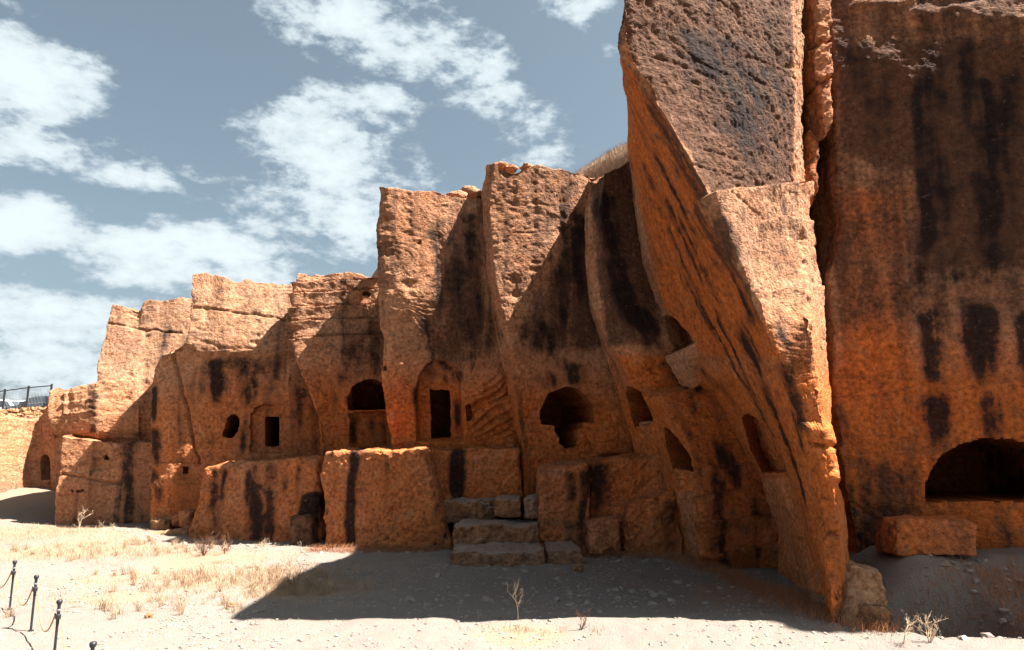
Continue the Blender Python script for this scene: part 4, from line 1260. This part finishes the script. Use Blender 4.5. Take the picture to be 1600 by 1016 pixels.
def shrub(name, base, h, stems, mat, label, spread=0.5, depth=3, group=None, thick=0.008, twigs=3):
    rnd = random.Random(int(base[0] * 100) + int(base[1] * 77))
    parts = []
    def grow(p, d, ln, r, lvl):
        pts = [p]
        q = p.copy(); dd = d.copy()
        for k in range(4):
            dd = dd + np.array([rnd.gauss(0, .16), rnd.gauss(0, .16), rnd.gauss(0.03, .1)])
            dd /= np.linalg.norm(dd); q = q + dd * ln / 4; pts.append(q.copy())
        parts.append(tube(pts, r, r * .55, 4 if lvl == 0 else 3))
        if lvl < depth:
            for k in range(twigs + (lvl == 0)):
                i = rnd.randint(1, 4)
                nd = dd * .55 + np.array([rnd.gauss(0, .6), rnd.gauss(0, .6), rnd.uniform(0, .6)])
                nd /= np.linalg.norm(nd)
                grow(pts[i], nd, ln * rnd.uniform(.4, .65), r * .6, lvl + 1)
    for s in range(stems):
        a = rnd.uniform(0, 6.28); k = spread * rnd.uniform(.3, 1) * (stems > 1)
        d = np.array((math.cos(a) * k, math.sin(a) * k, 1.0)); d /= np.linalg.norm(d)
        grow(np.array(base, float) - (0, 0, .03), d, h * rnd.uniform(.5, .75), thick, 0)
    V = []; F = []; o = 0
    for v, f in parts:
        V.append(v); F.append(f + o); o += len(v)
    ob = mesh_obj(name, np.concatenate(V), np.concatenate(F), mat)
    return tag(ob, label, 'shrub', group)


def at_ground(px, py):
    p = PG(px, py)
    for _ in range(6):
        p = PG(px, py, float(g_z(p[0], p[1])))
    return p


shrub('dead_shrub', at_ground(809, 968), .95, 1, M_TWIG, 'pale bare little shrub standing alone at the edge of the shadow', .3, 4, None, .012, 3)
GS = 'dry shrubs along the ledges'
for (x, y, h, st, m, lb, sp) in [
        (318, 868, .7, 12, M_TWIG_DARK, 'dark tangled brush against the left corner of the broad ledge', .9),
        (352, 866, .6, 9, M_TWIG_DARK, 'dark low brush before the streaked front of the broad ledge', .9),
        (345, 880, .6, 5, M_TWIG, 'straw-coloured dry shrub left of the dark block', .8),
        (405, 886, .65, 6, M_TWIG, 'bushy dry shrub before the middle of the broad ledge', .8),
        (450, 890, .75, 7, M_TWIG, 'tallest straw-coloured shrub, in front of the dark weathered block', .7),
        (462, 925, .7, 4, M_TWIG_DARK, 'thin dark weed at the tip of the sunlit wedge', .6),
        (160, 850, .8, 4, M_TWIG, 'sprawling dry shrub before the shaded low block', 1.1),
        (125, 832, 1.0, 2, M_TWIG, 'single bent dry weed left of the low split block', .6),
        (128, 950, .5, 2, M_TWIG, 'faint dry weed on the pale ground near the rope posts', .4),
        (1452, 1004, .48, 5, M_TWIG, 'bushy dead shrub on the near rim of the trench', .9),
        (1410, 1008, .55, 2, M_TWIG, 'leaning dead stalks at the trench corner', .5),
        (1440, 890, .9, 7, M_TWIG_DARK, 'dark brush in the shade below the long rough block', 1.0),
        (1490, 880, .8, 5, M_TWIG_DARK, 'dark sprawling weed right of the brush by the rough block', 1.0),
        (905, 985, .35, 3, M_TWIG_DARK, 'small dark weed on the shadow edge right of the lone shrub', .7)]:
    shrub('dead_shrub', at_ground(x, y), h, st, m, lb, sp, 3, GS)


# ------------------------------------------------------------------ loose stones that can be told apart
def rock(name, c, s, seed, mat, label, tone=.6):
    nu, nv = 22, 14
    u = np.linspace(0, 2 * math.pi, nu, endpoint=False); v = np.linspace(0.02, math.pi - 0.02, nv)
    U_, V_ = np.meshgrid(u, v, indexing='ij')
    p = np.stack([np.cos(U_) * np.sin(V_), np.sin(U_) * np.sin(V_), np.cos(V_)], -1)
    p = p * (1 + .36 * fbm(p * 1.5 + seed * 3.3, 4, .6)[..., None])
    p = p * np.array(s) + np.array(c)
    idx = np.arange(nu * nv).reshape(nu, nv); nx = np.roll(idx, -1, 0)
    F = np.stack([idx[:, :-1], idx[:, 1:], nx[:, 1:], nx[:, :-1]], -1).reshape(-1, 4)
    o = mesh_obj(name, p.reshape(-1, 3), F, mat, None, True, {'stain': np.zeros(p.size // 3), 'tone': np.full(p.size // 3, tone), 'patina': np.zeros(p.size // 3)})
    return tag(o, label, 'stone')


p = at_ground(903, 893); rock('loose_stone', p + (0, 0, .08), (.13, .12, .11), 1, M_PALE, 'round orange stone on the shaded gravel right of the steps')
p = at_ground(1412, 866); rock('loose_stone', p + (0, 0, .10), (.22, .18, .15), 2, M_PALE, 'rounded stone by the left end of the long rough block')
p = at_ground(362, 948); rock('loose_stone', p + (0, 0, .03), (.10, .08, .06), 3, M_PALE, 'small pale stone where the shadow tip begins', .2)
p = at_ground(232, 965); rock('loose_stone', p + (0, 0, .03), (.07, .06, .05), 4, M_PALE, 'small tan stone on the pale open ground', .6)
p = at_ground(1478, 906); rock('loose_stone', p + (0, 0, .03), (.13, .09, .07), 5, M_PALE, 'flat stone in the shade right of the trench', .6)
for k, (x, y, Y, s, lb) in enumerate([(779, 262, 24.2, .25, 'leftmost orange stone on the brink above the big arch'), (797, 265, 24.3, .22, 'middle orange stone on the brink above the big arch'), (826, 262, 24.4, .22, 'right orange stone on the brink above the big arch'),
                                      (715, 309, 25.2, .30, 'yellow stone on the brink above the tall doorway'), (735, 305, 25.6, .42, 'largest brown stone on the brink beside the big arch buttress')]):
    rock('loose_stone', P(x, y, Y), (s * 1.3, s, s * .75), 20 + k, M_ROCK, lb, .1)


# ------------------------------------------------------------------ rope barrier
def cyl(p0, p1, r0, r1=None, sides=12):
    r1 = r0 if r1 is None else r1
    p0 = np.asarray(p0, float); p1 = np.asarray(p1, float)
    return tube([p0, p0 * .999 + p1 * .001, p1 * .999 + p0 * .001, p1], r0, r1, sides)


def lathe(c, prof, sides=14):
    V = []; F = []
    for (r, z) in prof:
        for k in range(sides):
            a = 2 * math.pi * k / sides
            V.append((c[0] + r * math.cos(a), c[1] + r * math.sin(a), c[2] + z))
    for i in range(len(prof) - 1):
        for k in range(sides):
            a = i * sides + k; b = i * sides + (k + 1) % sides
            F.append((a, b, b + sides, a + sides))
    return np.array(V), np.array(F)


posts = []
for (x, y, lb) in [(15, 952, 'farthest black rope post at the left edge'), (48, 986, 'second farthest black rope post, tan rope on both sides'),
                   (83, 1040, 'black rope post nearest in full view at lower left'), (134, 1130, 'black rope post of which only the knob shows')]:
    b = at_ground(x, y)
    t = root('rope_post', b, lb, 'post', 'posts of the rope barrier')
    H = 0.98
    mesh_obj('pole', *lathe(b, [(.020, -.05), (.020, H * .62), (.024, H * .63), (.024, H * .93), (.001, H * .93)]), M_BLACK, t)
    mesh_obj('knob', *lathe(b, [(.018, H * .92), (.034, H * .935), (.044, H * .96), (.044, H * .985), (.034, H * 1.0), (.001, H * 1.005)]), M_BLACK, t, True)
    mesh_obj('collar', *lathe(b, [(.021, H * .70), (.040, H * .71), (.042, H * .77), (.021, H * .785)]), M_BLACK, t)
    mesh_obj('collar', *lathe(b, [(.021, H * .83), (.034, H * .835), (.034, H * .855), (.021, H * .86)]), M_STEEL, t)
    mesh_obj('hook', *tube([b + (.03, 0, H * .72), b + (.065, -.02, H * .72), b + (.075, -.02, H * .75)], .010, .008, 6), M_BLACK, t)
    mesh_obj('hook', *tube([b + (-.03, 0, H * .76), b + (-.06, .02, H * .76), b + (-.065, .02, H * .79)], .010, .008, 6), M_BLACK, t)
    mesh_obj('base_plate', *lathe(b, [(.05, -.02), (.05, .012), (.001, .013)]), M_BLACK, t)
    posts.append((b, H))
b0 = at_ground(-24, 926)
chain = [(b0, .98)] + posts
for k, lb in enumerate(['tan rope sagging from the left edge to the farthest post', 'tan rope sagging between the two farthest posts',
                        'tan rope sagging towards the nearest full post', 'tan rope hanging from the nearest full post out of the picture']):
    a, b = chain[k], chain[k + 1]
    pa = a[0] + (.07, -.02, a[1] * .74); pb = b[0] + (-.06, .02, b[1] * .77)
    t = np.linspace(0, 1, 25)
    path = pa[None] * (1 - t)[:, None] + pb[None] * t[:, None]
    path[:, 2] -= .46 * 4 * t * (1 - t)
    o = mesh_obj('rope', *tube(path, .012, .012, 6), M_ROPE, None, True)
    tag(o, lb, 'rope', 'ropes of the rope barrier')

# ------------------------------------------------------------------ car park fence, rubble wall and cars, far left
fence = root('metal_fence', P(41, 638, 39.0), 'black framed wire fence on the rubble wall by the parked cars', 'fence')
fp = [(-30, 612, 648), (8, 608, 643), (45, 603, 638), (81, 600, 634)]
tops = []
for (x, y0, y1) in fp:
    a = P(x, y0, 39.0); b = a.copy(); b[2] = P(x, y1, 39.0)[2] - .1
    mesh_obj('post', *cyl(b, a, .055, .055, 8), M_BLACK, fence)
    tops.append((a, b))
for (a, b), (c, d) in zip(tops[:-1], tops[1:]):
    mesh_obj('rail', *cyl(a - (0, 0, .10), c - (0, 0, .10), .03, .03, 6), M_BLACK, fence)
    mesh_obj('rail', *cyl(b + (0, 0, .12), d + (0, 0, .12), .02, .02, 6), M_BLACK, fence)
    V = []; F = []; o_ = 0
    for k in range(1, 16):
        t = k / 16
        v, f = cyl((a * (1 - t) + c * t) - (0, 0, .1), (b * (1 - t) + d * t) + (0, 0, .1), .003, .003, 4)
        V.append(v); F.append(f + o_); o_ += len(v)
    for k in range(1, 4):
        t = k / 4
        v, f = cyl(a * (1 - t) + b * t, c * (1 - t) + d * t, .0025, .0025, 4)
        V.append(v); F.append(f + o_); o_ += len(v)
    mesh_obj('wire_mesh', np.concatenate(V), np.concatenate(F), M_WIRE, fence)['kind'] = 'stuff'

rub = root('rubble_wall', P(20, 668, 38.0), 'low dry rubble wall of broken orange stones under the fence', 'wall')
n = 900
rx = RNG.uniform(-70, 72, n); ry = RNG.uniform(0, 1, n)
pts = np.array([P(x, 668 - (x * .10 if x > 0 else 0) - t * (26 - .05 * abs(x)), 38.1 + .5 * t + RNG.uniform(-.12, .12)) for x, t in zip(rx, ry)])
v, f = ico(); sz = RNG.uniform(.09, .20, n)
V = v[None] * (1 + .25 * RNG.standard_normal((n, 12, 1)).clip(-1, 1)) * sz[:, None, None] * (1.2, 1, .8) + pts[:, None]
F = (f[None] + (np.arange(n) * 12)[:, None, None]).reshape(-1, 3)
tn = np.repeat(RNG.uniform(.0, 1.0, n), 12)
mesh_obj('rubble', V.reshape(-1, 3), F, M_PALE, rub, None, {'stain': tn * 0, 'tone': tn, 'patina': tn * .3})['kind'] = 'stuff'
stone('core', [(-70, 650), (66, 645), (66, 668), (-70, 672)], 38.5, 39.6, M_ROCK, rub, .1, .1, .05, 77, tone=.4, patina=.4)


def car(loc, rz, paint, label):
    t = root('parked_car', loc, label, 'car', 'cars parked behind the fence')
    t.rotation_euler = (0, 0, rz)
    def part(name, V, F, m, smooth=None):
        me = bpy.data.meshes.new(name)
        me.from_pydata([tuple(map(float, q)) for q in V], [], [tuple(map(int, q)) for q in F]); me.update()
        me.materials.append(m)
        if smooth:
            for pl in me.polygons: pl.use_smooth = True
        o = bpy.data.objects.new(name, me); COL.objects.link(o); o.parent = t
        return o
    # side profile: x along the car, lower hull and cabin
    hull = [(-2.15, .30), (-2.2, .55), (-2.15, .82), (-1.75, .92), (-.9, .95), (.75, .95), (1.5, .86), (2.05, .74), (2.18, .55), (2.12, .30)]
    cab = [(-1.7, .92), (-1.15, 1.40), (-.55, 1.47), (.15, 1.45), (.45, 1.36), (1.1, .93)]
    def prism(prof, w0, w1):
        n_ = len(prof); zs = [q[1] for q in prof]; lo, hi = min(zs), max(zs)
        V = []
        for sgn in (-1, 1):
            for (x, z) in prof:
                k = (z - lo) / (hi - lo); V.append((x, sgn * (w0 * (1 - k) + w1 * k), z))
        F = [tuple(range(n_ - 1, -1, -1)), tuple(range(n_, 2 * n_))]
        F += [(i, (i + 1) % n_, n_ + (i + 1) % n_, n_ + i) for i in range(n_)]
        return V, F
    part('body', *prism(hull, .88, .84), paint)
    part('cabin', *prism(cab, .80, .60), paint)
    glass = M_GLASS
    sg = [(-1.45, .97), (-1.08, 1.34), (-.5, 1.40), (.1, 1.38), (.38, 1.31), (.9, .97)]
    for sgn in (-1, 1):
        V = [(x, sgn * (.80 - (z - .92) / .55 * .20 + .012), z) for (x, z) in sg]
        part('side_window', V, [tuple(range(6)) if sgn < 0 else tuple(range(5, -1, -1))], glass)
        part('mirror', [(.75 + a * .09, sgn * (.86 + b * .14), .98 + c * .12) for a in (0, 1) for b in (0, 1) for c in (0, 1)],
             [(0, 1, 3, 2), (4, 6, 7, 5), (0, 4, 5, 1), (2, 3, 7, 6), (0, 2, 6, 4), (1, 5, 7, 3)], paint)
    part('windscreen', [(.49, -.60, 1.35), (.49, .60, 1.35), (1.09, .74, .96), (1.09, -.74, .96)], [(0, 3, 2, 1)], glass)
    part('rear_window', [(-1.22, -.6, 1.37), (-1.22, .6, 1.37), (-1.69, .74, .96), (-1.69, -.74, .96)], [(0, 1, 2, 3)], glass)
    for x in (-1.35, 1.35):
        for sgn in (-1, 1):
            v, f = [], []
            for (r, yy) in [(.02, .89), (.30, .89), (.33, .86), (.33, .70), (.02, .70)]:
                for k in range(16):
                    a = 2 * math.pi * k / 16; v.append((x + r * math.cos(a), sgn * yy, .33 + r * math.sin(a)))
            for i in range(4):
                for k in range(16):
                    a = i * 16 + k; b = i * 16 + (k + 1) % 16; f.append((a, b, b + 16, a + 16))
            part('wheel', v, f, M_BLACK)
    for sgn in (-1, 1):
        part('headlight', [(2.06, sgn * .55, .60), (2.06, sgn * .82, .60), (2.02, sgn * .82, .73), (2.02, sgn * .55, .73), (2.19, sgn * .55, .60), (2.17, sgn * .82, .60), (2.08, sgn * .82, .73), (2.10, sgn * .55, .73)],
             [(0, 1, 2, 3), (4, 5, 6, 7), (3, 2, 6, 7), (0, 1, 5, 4), (1, 2, 6, 5), (0, 3, 7, 4)], M_WIRE)
    return t


M_GLASS = plain('dark_car_glass', (0.02, 0.03, 0.04), 0.08, 0, 0.1, 4, 0.8)
M_CARW = plain('white_car_paint', (0.74, 0.76, 0.78), 0.25, 0, 0.04, 3, 0.6)
M_CARD = plain('dark_blue_car_paint', (0.020, 0.028, 0.042), 0.22, 0, 0.1, 3, 0.7)
q = P(38, 628, 45.0); car((q[0], q[1], 4.40), math.radians(188), M_CARW, 'silver white car behind the middle fence post')
q = P(70, 627, 43.0); car((q[0], q[1], 4.55), math.radians(172), M_CARD, 'dark blue car half hidden by the stepped rock head')
q = P(-6, 627, 44.0); car((q[0], q[1], 4.40), math.radians(185), M_CARW, 'white car cut by the left edge of the picture')
